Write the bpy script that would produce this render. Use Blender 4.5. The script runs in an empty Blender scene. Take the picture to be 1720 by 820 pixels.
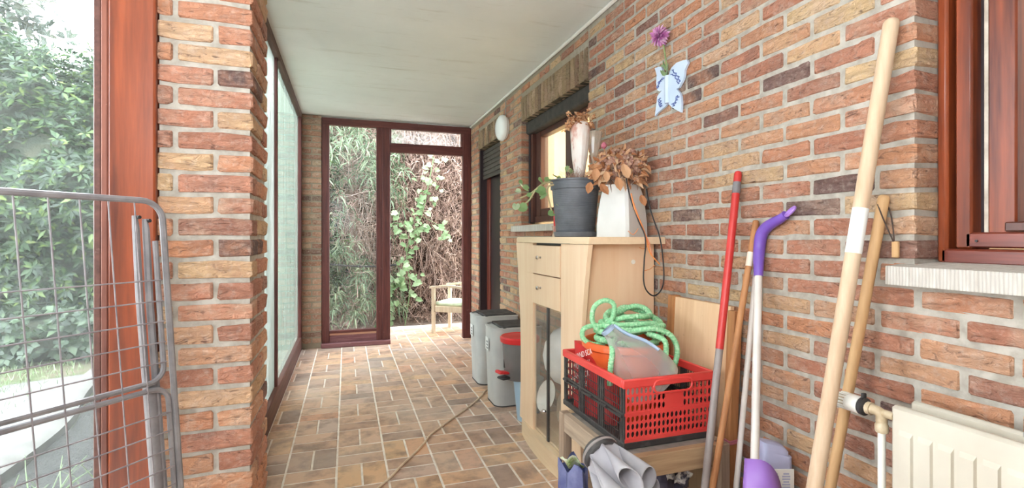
import bpy, math, random
import numpy as np
from mathutils import Vector, Matrix, Quaternion

rng = random.Random(11)
scene = bpy.context.scene
COL = scene.collection

# ------------------------------------------------------------------ camera
cam_data = bpy.data.cameras.new('camera')
cam = bpy.data.objects.new('camera', cam_data)
COL.objects.link(cam)
cam.location = (0, 0, 1.17)
cam.rotation_euler = (math.pi / 2, 0, -0.3221)
cam_data.sensor_width = 36
cam_data.lens = 833.0 / 1720 * 36
cam_data.shift_y = -12.0 / 1720
cam_data.clip_start = 0.05
scene.camera = cam

# ------------------------------------------------------------------ sky, lamps, exposure
world = bpy.data.worlds.new('overcast_sky')
scene.world = world
world.use_nodes = True
wb = world.node_tree.nodes['Background']
wb.inputs['Color'].default_value = (0.84, 0.935, 1.0, 1)
wb.inputs['Strength'].default_value = 6.0


def area_lamp(name, loc, target, size, size_y, energy, color=(1, 1, 1)):
    d = bpy.data.lights.new(name, 'AREA')
    d.shape = 'RECTANGLE'
    d.size, d.size_y = size, size_y
    d.energy = energy
    d.color = color
    o = bpy.data.objects.new(name, d)
    COL.objects.link(o)
    o.location = loc
    o.rotation_euler = (Vector(target) - Vector(loc)).to_track_quat('-Z', 'Y').to_euler()
    return o


area_lamp('bounce_lamp', (-0.35, 0.0, 1.7), (0.25, 1.3, 2.45), 0.9, 0.8, 12, (0.9, 0.96, 1.0))  # added fill, unseen; aimed up so the ceiling spreads soft light
scene.view_settings.view_transform = 'Standard'
scene.view_settings.look = 'None'
scene.view_settings.exposure = 1.62
scene.view_settings.gamma = 1.0

# ------------------------------------------------------------------ material helpers


def S(r, g, b):
    f = lambda c: (c / 255 / 12.92) if c / 255 <= 0.04045 else ((c / 255 + 0.055) / 1.055) ** 2.4
    return (f(r), f(g), f(b), 1)


class M:
    def __init__(self, name):
        self.m = bpy.data.materials.new(name)
        self.m.use_nodes = True
        self.t = self.m.node_tree
        self.b = self.t.nodes['Principled BSDF']
        self.out = self.t.nodes['Material Output']

    def n(self, typ, **kw):
        nd = self.t.nodes.new(typ)
        for k, v in kw.items():
            if k in nd.inputs:
                nd.inputs[k].default_value = v
            else:
                setattr(nd, k, v)
        return nd

    def l(self, a, b):
        self.t.links.new(a, b)

    def coords(self, stretch=(1, 1, 1), offset=None, kind='Object'):
        tc = self.n('ShaderNodeTexCoord')
        mp = self.n('ShaderNodeMapping')
        mp.inputs['Scale'].default_value = stretch
        self.l(tc.outputs[kind], mp.inputs['Vector'])
        if offset is not None:
            self.l(offset, mp.inputs['Location'])
        return mp.outputs['Vector']

    def noise(self, vec, scale, detail=4, rough=0.55, dist=0.0):
        nd = self.n('ShaderNodeTexNoise')
        nd.inputs['Scale'].default_value = scale
        nd.inputs['Detail'].default_value = detail
        nd.inputs['Roughness'].default_value = rough
        nd.inputs['Distortion'].default_value = dist
        self.l(vec, nd.inputs['Vector'])
        return nd.outputs['Fac']

    def ramp(self, fac, stops, mode='LINEAR'):
        r = self.n('ShaderNodeValToRGB')
        cr = r.color_ramp
        cr.interpolation = mode
        while len(cr.elements) > 1:
            cr.elements.remove(cr.elements[-1])
        cr.elements[0].position, cr.elements[0].color = stops[0]
        for p, c in stops[1:]:
            e = cr.elements.new(p)
            e.color = c
        self.l(fac, r.inputs['Fac'])
        return r.outputs['Color']

    def mix(self, fac, a, b, mode='MIX'):
        mx = self.n('ShaderNodeMix', data_type='RGBA', blend_type=mode)
        for sock, v in ((mx.inputs[0], fac), (mx.inputs[6], a), (mx.inputs[7], b)):
            if hasattr(v, 'node'):
                self.l(v, sock)
            else:
                sock.default_value = v
        return mx.outputs[2]

    def math(self, op, a, b=0.0, clamp=False):
        md = self.n('ShaderNodeMath', operation=op, use_clamp=clamp)
        for sock, v in ((md.inputs[0], a), (md.inputs[1], b)):
            if hasattr(v, 'node'):
                self.l(v, sock)
            else:
                sock.default_value = v
        return md.outputs[0]

    def bump(self, h, strength, dist):
        bp = self.n('ShaderNodeBump')
        bp.inputs['Strength'].default_value = strength
        bp.inputs['Distance'].default_value = dist
        self.l(h, bp.inputs['Height'])
        self.l(bp.outputs['Normal'], self.b.inputs['Normal'])


BW = lambda v: (v, v, v, 1)


def simple(name, c1, c2=None, rough=0.5, scale=8, stretch=(1, 1, 1), bump=0.0, bdist=0.004, metallic=0.0, detail=4,
           lo=0.35, hi=0.65, spec=0.5, kind='Object', coat=0.0):
    k = M(name)
    k.b.inputs['Roughness'].default_value = rough
    k.b.inputs['Metallic'].default_value = metallic
    k.b.inputs['Specular IOR Level'].default_value = spec
    k.b.inputs['Coat Weight'].default_value = coat
    if c2 is None:
        c2 = tuple(min(1, c * 0.85) for c in c1[:3]) + (1,)
    v = k.coords(stretch, kind=kind)
    f = k.noise(v, scale, detail)
    k.l(k.ramp(f, [(lo, c1), (hi, c2)]), k.b.inputs['Base Color'])
    if bump:
        k.bump(f, bump, bdist)
    return k.m


def brick_material(name, stops, bloom=0.35):
    k = M(name)
    oi = k.n('ShaderNodeObjectInfo')
    ge = k.n('ShaderNodeNewGeometry')
    r = k.math('FRACT', k.math('ADD', oi.outputs['Random'], k.math('MULTIPLY', ge.outputs['Random Per Island'], 7.31)))
    off = k.n('ShaderNodeCombineXYZ')
    for i in range(3):
        k.l(k.math('MULTIPLY', r, 37.0 + 11 * i), off.inputs[i])
    v = k.coords((1, 1, 1), off.outputs[0])
    vs = k.coords((1, 1, 2.6), off.outputs[0])
    base = k.ramp(r, stops)
    n1 = k.noise(v, 11, 5, 0.6)
    n2 = k.noise(v, 55, 4, 0.65)
    patch = k.ramp(n1, [(0.42, BW(0)), (0.66, BW(1))])
    r2 = k.math('FRACT', k.math('MULTIPLY', r, 13.7))
    alt = k.ramp(r2, [(0, S(214, 150, 114)), (0.3, S(140, 106, 98)), (0.6, S(222, 190, 164)), (1, S(156, 122, 112))])
    c = k.mix(k.math('MULTIPLY', patch, 0.62), base, alt)
    lime = k.ramp(n2, [(0.5, BW(0)), (0.78, BW(1))])
    c = k.mix(k.math('MULTIPLY', lime, bloom), c, S(222, 208, 196))
    n3 = k.noise(vs, 24, 6, 0.62, 1.2)
    pit = k.ramp(n3, [(0.30, BW(1)), (0.43, BW(0))])
    c = k.mix(k.math('MULTIPLY', pit, 0.75), c, S(92, 66, 60))
    k.l(c, k.b.inputs['Base Color'])
    k.b.inputs['Roughness'].default_value = 0.92
    k.b.inputs['Specular IOR Level'].default_value = 0.2
    h = k.math('ADD', k.math('MULTIPLY', n3, 1.0), k.math('MULTIPLY', n2, 0.35))
    k.bump(h, 1.0, 0.02)
    return k.m


OLDMORTAR = simple('old_pointing', S(104, 94, 80), S(84, 76, 64), 0.95, 30, bump=0.6, bdist=0.004, spec=0.1)
BRICK = brick_material('handmade_brick', [
    (0.0, S(112, 92, 88)), (0.08, S(132, 104, 98)), (0.12, S(176, 124, 104)), (0.28, S(190, 130, 106)), (0.45, S(198, 140, 116)),
    (0.60, S(206, 146, 112)), (0.76, S(208, 160, 128)), (0.90, S(214, 178, 140)), (1.0, S(210, 178, 138))])
BRICK_FAR = brick_material('weathered_brick', [
    (0.0, S(112, 96, 88)), (0.2, S(160, 120, 102)), (0.5, S(182, 138, 116)), (0.8, S(192, 152, 128)), (1.0, S(186, 160, 136))], 0.5)
SOLDIER = brick_material('soldier_brick', [
    (0.0, S(120, 104, 86)), (0.5, S(150, 130, 104)), (1.0, S(172, 146, 114))], 0.12)


def tile_material():
    k = M('quarry_tile')
    oi = k.n('ShaderNodeObjectInfo')
    ge = k.n('ShaderNodeNewGeometry')
    r = k.math('FRACT', k.math('ADD', oi.outputs['Random'], k.math('MULTIPLY', ge.outputs['Random Per Island'], 5.17)))
    off = k.n('ShaderNodeCombineXYZ')
    for i in range(3):
        k.l(k.math('MULTIPLY', r, 31.0 + 9 * i), off.inputs[i])
    v = k.coords((1, 1, 1), off.outputs[0])
    base = k.ramp(r, [(0, S(150, 126, 114)), (0.12, S(184, 150, 130)), (0.32, S(204, 164, 136)), (0.5, S(210, 174, 150)),
                      (0.68, S(216, 174, 134)), (0.84, S(212, 160, 130)), (1, S(200, 176, 162))])
    n1 = k.noise(v, 9, 5, 0.6)
    c = k.mix(k.math('MULTIPLY', k.ramp(n1, [(0.45, BW(0)), (0.68, BW(1))]), 0.75), base, S(118, 94, 82))
    n2 = k.noise(v, 30, 4, 0.7)
    c = k.mix(k.math('MULTIPLY', k.ramp(n2, [(0.5, BW(0)), (0.75, BW(1))]), 0.3), c, S(206, 178, 152))
    tw = k.n('ShaderNodeNewGeometry')
    dust = k.n('ShaderNodeTexNoise')
    dust.inputs['Scale'].default_value = 1.7
    k.l(tw.outputs['Position'], dust.inputs['Vector'])
    c = k.mix(k.math('MULTIPLY', k.ramp(dust.outputs['Fac'], [(0.42, BW(0)), (0.68, BW(1))]), 0.4), c, S(196, 182, 170))
    k.l(c, k.b.inputs['Base Color'])
    k.l(k.ramp(n2, [(0.3, BW(0.38)), (0.7, BW(0.62))]), k.b.inputs['Roughness'])
    k.bump(n1, 0.25, 0.004)
    return k.m


TILE = tile_material()
def mortar_material():
    k = M('lime_mortar')
    v = k.coords()
    n = k.noise(v, 30, 4)
    c = k.ramp(n, [(0.35, S(184, 177, 167)), (0.65, S(158, 150, 139))])
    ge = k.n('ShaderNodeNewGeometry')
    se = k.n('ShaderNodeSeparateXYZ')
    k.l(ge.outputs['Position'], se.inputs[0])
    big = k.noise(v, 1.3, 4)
    # darker and browner along the part of the wall with the house window and door
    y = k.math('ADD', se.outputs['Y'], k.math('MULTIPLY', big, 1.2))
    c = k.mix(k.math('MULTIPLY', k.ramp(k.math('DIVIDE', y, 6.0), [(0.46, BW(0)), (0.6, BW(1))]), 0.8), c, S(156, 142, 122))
    k.l(c, k.b.inputs['Base Color'])
    k.b.inputs['Roughness'].default_value = 0.95
    k.b.inputs['Specular IOR Level'].default_value = 0.15
    k.bump(n, 0.6, 0.004)
    return k.m


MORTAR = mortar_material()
GROUT = simple('pale_grout', S(240, 230, 220), S(216, 202, 190), 0.95, 14, bump=0.3, bdist=0.002, spec=0.1)


def ceiling_material():
    k = M('painted_concrete')
    v = k.coords((1, 1, 1))
    n1 = k.noise(v, 1.6, 5, 0.6)
    c = k.ramp(n1, [(0.35, S(220, 222, 218)), (0.65, S(228, 230, 226))])
    vs = k.coords((0.5, 4, 1))
    n2 = k.noise(vs, 3.2, 8, 0.75)
    c = k.mix(k.math('MULTIPLY', k.ramp(n2, [(0.56, BW(0)), (0.72, BW(1))]), 0.5), c, S(180, 174, 158))
    n3 = k.noise(k.coords((1.2, 3.5, 1)), 5.0, 9, 0.8)
    c = k.mix(k.math('MULTIPLY', k.ramp(n3, [(0.655, BW(0)), (0.70, BW(1))]), 0.6), c, S(120, 108, 92))
    k.l(c, k.b.inputs['Base Color'])
    k.b.inputs['Roughness'].default_value = 0.9
    k.bump(n2, 0.25, 0.01)
    return k.m


CEIL = ceiling_material()


def wood(name, c1, c2, axis='Z', rough=0.35, coat=0.3, scale=5, bump=0.12, wear=None, fine=18):
    k = M(name)
    st = {'X': (0.07, 1, 1), 'Y': (1, 0.07, 1), 'Z': (1, 1, 0.07)}[axis]
    v = k.coords(st)
    n1 = k.noise(v, scale * 6, 5, 0.6, 0.4)
    n2 = k.noise(v, scale * fine, 3, 0.6)
    f = k.math('ADD', k.math('MULTIPLY', n1, 0.7), k.math('MULTIPLY', n2, 0.3))
    c = k.ramp(f, [(0.34, c1), (0.64, c2)])
    if wear:
        n3 = k.noise(k.coords((1, 1, 1)), 26, 6, 0.75)
        c = k.mix(k.math('MULTIPLY', k.ramp(n3, [(0.62, BW(0)), (0.72, BW(1))]), 0.6), c, wear)
    k.l(c, k.b.inputs['Base Color'])
    k.b.inputs['Roughness'].default_value = rough
    k.b.inputs['Coat Weight'].default_value = coat
    k.b.inputs['Coat Roughness'].default_value = 0.25
    k.bump(f, bump, 0.003)
    return k.m


MAHOGANY = wood('varnished_mahogany', S(160, 76, 38), S(84, 34, 19), 'Z', 0.35, 0.25, 3)
MAHOGANY_Y = wood('varnished_mahogany_rail', S(140, 66, 48), S(98, 42, 32), 'Y', 0.32, 0.35)
MAHOGANY_OLD = wood('old_mahogany', S(150, 92, 74), S(104, 60, 50), 'Z', 0.6, 0.0, wear=S(190, 160, 146))
DARKRED = wood('dark_red_paint', S(112, 56, 50), S(74, 32, 32), 'Z', 0.5, 0.05, wear=S(150, 104, 100))
DARKRED_X = wood('dark_red_paint_rail', S(112, 56, 50), S(78, 34, 32), 'X', 0.5, 0.05, wear=S(150, 104, 100))
DARKRED_Y = wood('dark_red_paint_side', S(112, 72, 62), S(80, 48, 42), 'Y', 0.6, 0.05, wear=S(160, 130, 116))
SILLRED = wood('worn_red_sill', S(150, 104, 106), S(112, 66, 70), 'X', 0.7, 0.0, wear=S(190, 168, 160))
BROWN = wood('brown_window_paint', S(92, 52, 40), S(64, 34, 28), 'Z', 0.4, 0.2)
BLACKWOOD = wood('near_black_paint', S(52, 34, 38), S(34, 24, 28), 'Z', 0.45, 0.1)
BEECH = wood('beech_laminate', S(248, 218, 186), S(240, 204, 168), 'Z', 0.42, 0.05, 4, 0.03)
BEECH_SIDE = wood('beech_veneer_side', S(246, 212, 178), S(240, 200, 162), 'Z', 0.45, 0.05, 3, 0.03)
BEECH_TOP = wood('beech_worktop', S(242, 216, 182), S(232, 202, 166), 'Y', 0.42, 0.05, 4, 0.03)
GREYWOOD = wood('weathered_wood', S(194, 172, 150), S(148, 126, 108), 'Y', 0.85, 0, 5, 0.3)
GREYWOOD_X = wood('weathered_wood_cross', S(194, 164, 128), S(152, 120, 90), 'X', 0.85, 0, 5, 0.3)
GREYWOOD_Z = wood('weathered_wood_leg', S(184, 160, 138), S(138, 114, 96), 'Z', 0.85, 0, 5, 0.3)
PLY = wood('plywood_face', S(242, 208, 170), S(226, 186, 146), 'Z', 0.7, 0, 3, 0.1, wear=S(176, 132, 98))
PALESTICK = wood('pale_ash_handle', S(216, 190, 162), S(196, 164, 134), 'Z', 0.6, 0, 5, 0.08)
STICK = wood('pine_handle', S(218, 178, 130), S(194, 150, 104), 'Z', 0.6, 0, 5, 0.08)
BROWNSTICK = wood('brown_cane', S(196, 140, 92), S(164, 108, 68), 'Z', 0.6, 0, 6, 0.1)
TEAK = wood('silvered_teak', S(206, 188, 162), S(176, 154, 128), 'Z', 0.8, 0, 5, 0.2)

GREYMETAL = simple('grey_coated_tube', S(138, 134, 136), S(118, 114, 117), 0.4, 20, spec=0.5)
WIRE = simple('grey_coated_wire', S(150, 142, 145), S(122, 114, 118), 0.45, 30)
BLACKP = simple('black_plastic', S(40, 38, 40), S(58, 55, 56), 0.5, 24)
DUSTBLACK = simple('dusty_black_plastic', S(58, 55, 56), S(96, 92, 90), 0.7, 18, lo=0.45, hi=0.75)
STONE = simple('grey_stone', S(196, 190, 180), S(172, 164, 152), 0.9, 26, bump=0.3)
WHITEP = simple('white_enamel', S(240, 238, 232), S(226, 222, 214), 0.35, 6)


def radiator_material():
    k = M('cream_enamel')
    v = k.coords()
    n = k.noise(v, 4, 4)
    c = k.ramp(n, [(0.4, S(206, 198, 183)), (0.65, S(196, 186, 170))])
    chips = k.noise(v, 60, 5, 0.75)
    c = k.mix(k.ramp(chips, [(0.70, BW(0)), (0.735, BW(0.8))]), c, S(176, 128, 110))
    k.l(c, k.b.inputs['Base Color'])
    k.b.inputs['Roughness'].default_value = 0.42
    return k.m


RADCREAM = radiator_material()


def sill_material():
    k = M('ribbed_stone_sill')
    v = k.coords((1, 1, 0.15))
    n = k.noise(v, 60, 4, 0.6)
    w = k.n('ShaderNodeTexWave', wave_type='BANDS', bands_direction='Y')
    w.inputs['Scale'].default_value = 42
    w.inputs['Distortion'].default_value = 1.2
    w.inputs['Detail'].default_value = 2
    k.l(v, w.inputs['Vector'])
    c = k.ramp(n, [(0.3, S(214, 208, 200)), (0.7, S(188, 180, 170))])
    c = k.mix(k.math('MULTIPLY', k.ramp(w.outputs['Fac'], [(0.1, BW(1)), (0.35, BW(0))]), 0.35), c, S(150, 140, 132))
    k.l(c, k.b.inputs['Base Color'])
    k.b.inputs['Roughness'].default_value = 0.9
    k.bump(w.outputs['Fac'], 0.5, 0.004)
    return k.m


SILL = sill_material()


def glass_material(name, dust, color=S(232, 238, 230), streak=(1, 1, 1), scale=4, gloss=0.5, lo=0.3, hi=0.7):
    """A clean pane with a film of dust: transparent, a little glossy, a patchy diffuse film."""
    k = M(name)
    k.t.nodes.remove(k.b)
    tr = k.n('ShaderNodeBsdfTransparent')
    gl = k.n('ShaderNodeBsdfGlossy')
    gl.inputs['Roughness'].default_value = 0.04
    df = k.n('ShaderNodeBsdfDiffuse')
    tl = k.n('ShaderNodeBsdfTranslucent')
    df.inputs['Color'].default_value = color
    tl.inputs['Color'].default_value = color
    film = k.n('ShaderNodeMixShader')
    film.inputs[0].default_value = 0.55
    k.l(df.outputs[0], film.inputs[1])
    k.l(tl.outputs[0], film.inputs[2])
    v = k.coords(streak)
    n = k.noise(v, scale, 6, 0.65)
    sp = k.noise(k.coords(), 140, 3, 0.7)
    d = k.ramp(n, [(lo, BW(dust * 0.6)), (hi, BW(dust * 1.35))])
    d2 = k.math('ADD', d, k.ramp(sp, [(0.66, BW(0)), (0.74, BW(dust * 0.7))]), True)
    a = k.n('ShaderNodeMixShader')
    k.l(d2, a.inputs[0])
    k.l(tr.outputs[0], a.inputs[1])
    k.l(film.outputs[0], a.inputs[2])
    fr = k.n('ShaderNodeFresnel')
    fr.inputs['IOR'].default_value = 1.45
    b = k.n('ShaderNodeMixShader')
    gb = k.n('ShaderNodeNewGeometry')
    front = k.math('SUBTRACT', 1.0, gb.outputs['Backfacing'])      # a pane is a thin slab: reflect on its outer faces only
    k.l(k.math('MULTIPLY', k.math('MULTIPLY', fr.outputs[0], gloss), front), b.inputs[0])
    k.l(a.outputs[0], b.inputs[1])
    k.l(gl.outputs[0], b.inputs[2])
    k.l(b.outputs[0], k.out.inputs['Surface'])
    return k.m


GLASS_GARDEN = glass_material('spotted_garden_glass', 0.035, S(236, 240, 238), gloss=0.6)
GLASS_MILKY = glass_material('algae_dusted_glass', 0.6, S(160, 172, 160), (1, 1, 0.25), 5, 0.8)
PANEL_WHITE = glass_material('whitened_glass', 0.85, S(168, 173, 166), (1, 1, 0.2), 3, 0.4)
GLASS_FAR = glass_material('dusty_screen_glass', 0.05, S(228, 232, 222), (1, 1, 0.4), 5, 0.2)
GLASS_TOP = glass_material('foggy_top_glass', 0.18, S(226, 232, 234), (1, 1, 0.4), 5, 0.5)
GLASS_HOUSE = glass_material('house_glass', 0.03, gloss=0.35)
GLASS_CAB = glass_material('cabinet_glass', 0.10, S(230, 228, 220), (1, 1, 0.3), 6, 0.9)


def leaf_material(name, stops, rough=0.5, transl=0.3, spec=0.4):
    k = M(name)
    oi = k.n('ShaderNodeObjectInfo')
    ge = k.n('ShaderNodeNewGeometry')
    r = k.math('FRACT', k.math('ADD', oi.outputs['Random'], k.math('MULTIPLY', ge.outputs['Random Per Island'], 3.77)))
    c = k.ramp(r, stops)
    n = k.noise(k.coords(), 60, 3)
    c = k.mix(k.math('MULTIPLY', n, 0.35), c, tuple(x * 0.55 for x in stops[len(stops) // 2][1][:3]) + (1,))
    k.l(c, k.b.inputs['Base Color'])
    k.b.inputs['Roughness'].default_value = rough
    k.b.inputs['Specular IOR Level'].default_value = spec
    tl = k.n('ShaderNodeBsdfTranslucent')
    k.l(c, tl.inputs['Color'])
    mx = k.n('ShaderNodeMixShader')
    mx.inputs[0].default_value = transl
    k.l(k.b.outputs[0], mx.inputs[1])
    k.l(tl.outputs[0], mx.inputs[2])
    k.l(mx.outputs[0], k.out.inputs['Surface'])
    return k.m


LEAF_RHODO = leaf_material('rhododendron_leaf', [(0, S(24, 36, 26)), (0.45, S(38, 56, 36)), (0.75, S(56, 80, 45)), (0.9, S(84, 106, 53)), (1, S(116, 132, 66))])
LEAF_DARK = leaf_material('dark_leaf', [(0, S(36, 48, 36)), (0.6, S(52, 68, 50)), (1, S(78, 96, 68))])
LEAF_TREE = leaf_material('grey_green_leaf', [(0, S(56, 64, 54)), (0.6, S(72, 80, 68)), (1, S(98, 96, 80))])
LEAF_CONIFER = leaf_material('conifer_spray', [(0, S(88, 106, 80)), (0.6, S(122, 140, 108)), (1, S(164, 174, 140))])
LEAF_DEAD = leaf_material('dead_foliage', [(0, S(120, 96, 86)), (0.5, S(164, 138, 124)), (1, S(196, 172, 158))], 0.9, 0.15, 0.1)
LEAF_VINE = leaf_material('bramble_leaf', [(0, S(100, 128, 82)), (0.5, S(138, 162, 116)), (1, S(172, 190, 152))])
LEAF_POT = leaf_material('pelargonium_leaf', [(0, S(120, 158, 100)), (0.5, S(154, 184, 130)), (1, S(190, 206, 178))])
LEAF_BROWN = leaf_material('dried_leaf', [(0, S(168, 106, 70)), (0.3, S(206, 146, 104)), (0.65, S(228, 180, 140)), (1, S(242, 214, 180))], 0.75, 0.25, 0.2)
FLORET = leaf_material('dried_floret', [(0, S(190, 140, 130)), (0.5, S(220, 180, 160)), (1, S(236, 206, 184))], 0.8, 0.3, 0.2)
TWIG = leaf_material('bare_twig', [(0, S(120, 94, 84)), (0.5, S(180, 152, 140)), (1, S(220, 198, 186))], 0.9, 0.0, 0.1)
SOIL = simple('dark_soil', S(66, 50, 42), S(104, 84, 70), 1.0, 20, bump=0.8, bdist=0.02, spec=0.1)

# ------------------------------------------------------------------ mesh helpers
ORIGIN = {}


def link(o):
    COL.objects.link(o)
    return o


def tag(o, label=None, cat=None, group=None, kind=None):
    if label:
        o['label'] = label
    if cat:
        o['category'] = cat
    if group:
        o['group'] = group
    if kind:
        o['kind'] = kind
    return o


def thing(name, label, cat, loc=(0, 0, 0), group=None):
    o = bpy.data.objects.new(name, None)
    o.empty_display_size = 0.05
    link(o)
    o.location = loc
    ORIGIN[o.name] = Vector(loc)
    return tag(o, label, cat, group)


class MB:
    """collects geometry in world coordinates and links it as ONE mesh object"""

    def __init__(self):
        self.v, self.f = [], []

    def add(self, vs, fs):
        b = len(self.v)
        self.v += [tuple(p) for p in vs]
        self.f += [tuple(i + b for i in f) for f in fs]
        return self

    def box(self, x0, x1, y0, y1, z0, z1, mat=None):
        vs = [Vector((x, y, z)) for z in (z0, z1) for y in (y0, y1) for x in (x0, x1)]
        if mat is not None:
            vs = [mat @ p for p in vs]
        return self.add(vs, [(0, 2, 3, 1), (4, 5, 7, 6), (0, 1, 5, 4), (2, 6, 7, 3), (0, 4, 6, 2), (1, 3, 7, 5)])

    def bbox(self, x0, x1, y0, y1, z0, z1, b=0.004, mat=None):
        """bevelled box"""
        vs, fs = bevel_box((x1 - x0) / 2, (y1 - y0) / 2, (z1 - z0) / 2, b)
        c = Vector(((x0 + x1) / 2, (y0 + y1) / 2, (z0 + z1) / 2))
        vs = [Vector(p) + c for p in vs]
        if mat is not None:
            vs = [mat @ p for p in vs]
        return self.add(vs, fs)

    def prism(self, poly, axis, a, b, inset=0.0):
        """poly in the plane normal to axis; extruded from a to b.  axis 'X': poly=(y,z); 'Y': (x,z); 'Z': (x,y)"""
        def P(p, h):
            return {'X': (h, p[0], p[1]), 'Y': (p[0], h, p[1]), 'Z': (p[0], p[1], h)}[axis]
        n = len(poly)
        area = sum(poly[i][0] * poly[(i + 1) % n][1] - poly[(i + 1) % n][0] * poly[i][1] for i in range(n))
        if (area < 0) != (axis == 'Y'):
            poly = poly[::-1]
        vs = [P(p, a) for p in poly] + [P(p, b) for p in poly]
        fs = [tuple(range(n))[::-1], tuple(range(n, 2 * n))]
        fs += [(i, (i + 1) % n, n + (i + 1) % n, n + i) for i in range(n)]
        return self.add(vs, fs)

    def tube(self, pts, r, n=8, closed=False, caps=True):
        pts = [Vector(p) for p in pts]
        m = len(pts)
        rs = r if isinstance(r, (list, tuple)) else [r] * m
        tan = []
        for i in range(m):
            a = pts[(i - 1) % m] if (closed or i > 0) else pts[i]
            b = pts[(i + 1) % m] if (closed or i < m - 1) else pts[i]
            t = b - a
            tan.append(t.normalized() if t.length > 1e-9 else Vector((0, 0, 1)))
        ref = Vector((0, 0, 1)) if abs(tan[0].z) < 0.9 else Vector((1, 0, 0))
        nrm = (ref - tan[0] * ref.dot(tan[0])).normalized()
        vs = []
        for i in range(m):
            if i:
                q = tan[i - 1].rotation_difference(tan[i])
                nrm = (q @ nrm)
                nrm = (nrm - tan[i] * nrm.dot(tan[i])).normalized()
            bi = tan[i].cross(nrm)
            for k in range(n):
                a = 2 * math.pi * k / n
                vs.append(pts[i] + (nrm * math.cos(a) + bi * math.sin(a)) * rs[i])
        fs = []
        for i in range(m if closed else m - 1):
            j = (i + 1) % m
            for k in range(n):
                k2 = (k + 1) % n
                fs.append((i * n + k, i * n + k2, j * n + k2, j * n + k))
        if caps and not closed:
            fs.append(tuple(range(n))[::-1])
            fs.append(tuple((m - 1) * n + k for k in range(n)))
        return self.add(vs, fs)

    def lathe(self, prof, base=(0, 0, 0), axis=(0, 0, 1), n=24, sx=1.0, cap0=True, cap1=True):
        """prof: list of (radius, height) along axis from base"""
        ax = Vector(axis).normalized()
        q = Vector((0, 0, 1)).rotation_difference(ax)
        base = Vector(base)
        vs = []
        for r, h in prof:
            for k in range(n):
                a = 2 * math.pi * k / n
                vs.append(base + q @ Vector((r * math.cos(a) * sx, r * math.sin(a), h)))
        fs = []
        for i in range(len(prof) - 1):
            for k in range(n):
                k2 = (k + 1) % n
                fs.append((i * n + k, i * n + k2, (i + 1) * n + k2, (i + 1) * n + k))
        if cap0:
            fs.append(tuple(range(n))[::-1])
        if cap1:
            fs.append(tuple((len(prof) - 1) * n + k for k in range(n)))
        return self.add(vs, fs)

    def grid(self, rows):
        """rows: list of equally long lists of points"""
        n, m = len(rows), len(rows[0])
        vs = [p for r in rows for p in r]
        fs = [(i * m + j, i * m + j + 1, (i + 1) * m + j + 1, (i + 1) * m + j) for i in range(n - 1) for j in range(m - 1)]
        return self.add(vs, fs)

    def build(self, name, mat, parent=None, smooth=False, kind=None, label=None, angle=40, origin=None):
        me = bpy.data.meshes.new(name)
        if parent is not None:
            o0 = ORIGIN.get(parent.name, Vector((0, 0, 0)))
        else:
            o0 = Vector(origin) if origin is not None else Vector((0, 0, 0))
        me.from_pydata([(x - o0.x, y - o0.y, z - o0.z) for x, y, z in self.v], [], self.f)
        for m_ in (mat if isinstance(mat, (list, tuple)) else [mat]):
            me.materials.append(m_)
        if smooth:
            me.polygons.foreach_set('use_smooth', [True] * len(me.polygons))
            try:
                me.set_sharp_from_angle(angle=math.radians(angle))
            except Exception:
                pass
        o = bpy.data.objects.new(name, me)
        link(o)
        if parent is not None:
            o.parent = parent
        else:
            o.location = o0
        ORIGIN[o.name] = o0
        if kind:
            o['kind'] = kind
        if label:
            o['label'] = label
        return o


def bevel_box(hx, hy, hz, b):
    vs, idx = [], {}
    for sx in (-1, 1):
        for sy in (-1, 1):
            for sz in (-1, 1):
                for ax in range(3):
                    p = [sx * (hx - b), sy * (hy - b), sz * (hz - b)]
                    p[ax] = (sx, sy, sz)[ax] * (hx, hy, hz)[ax]
                    idx[(sx, sy, sz, ax)] = len(vs)
                    vs.append(p)
    fs = []
    I = lambda s, ax: idx[(s[0], s[1], s[2], ax)]

    def face(ids):
        c = [sum(vs[i][k] for i in ids) / len(ids) for k in range(3)]
        a, b_, d = (Vector(vs[ids[0]]), Vector(vs[ids[1]]), Vector(vs[ids[2]]))
        nn = (b_ - a).cross(d - a)
        fs.append(tuple(ids) if nn.dot(Vector(c)) > 0 else tuple(ids[::-1]))
    for ax in range(3):
        o1, o2 = [(1, 2), (0, 2), (0, 1)][ax]
        for s in (-1, 1):
            q = []
            for a, c in ((-1, -1), (1, -1), (1, 1), (-1, 1)):
                t = [0, 0, 0]
                t[ax], t[o1], t[o2] = s, a, c
                q.append(I(t, ax))
            face(q)
        for a in (-1, 1):          # edges parallel to ax
            for c in (-1, 1):
                t0, t1 = [0, 0, 0], [0, 0, 0]
                t0[ax], t1[ax] = -1, 1
                t0[o1] = t1[o1] = a
                t0[o2] = t1[o2] = c
                face([I(t0, o1), I(t1, o1), I(t1, o2), I(t0, o2)])
    for sx in (-1, 1):
        for sy in (-1, 1):
            for sz in (-1, 1):
                face([I((sx, sy, sz), k) for k in range(3)])
    return vs, fs


def spline(pts, n=8, closed=False):
    pts = [Vector(p) for p in pts]
    m = len(pts)
    out = []
    segs = m if closed else m - 1
    for i in range(segs):
        g = (lambda k: pts[k % m]) if closed else (lambda k: pts[min(max(k, 0), m - 1)])
        p0, p1, p2, p3 = g(i - 1), g(i), g(i + 1), g(i + 2)
        for s in range(n):
            t = s / n
            out.append(0.5 * ((2 * p1) + (p2 - p0) * t + (2 * p0 - 5 * p1 + 4 * p2 - p3) * t * t + (3 * p1 - p0 - 3 * p2 + p3) * t ** 3))
    if not closed:
        out.append(pts[-1])
    return out


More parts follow.
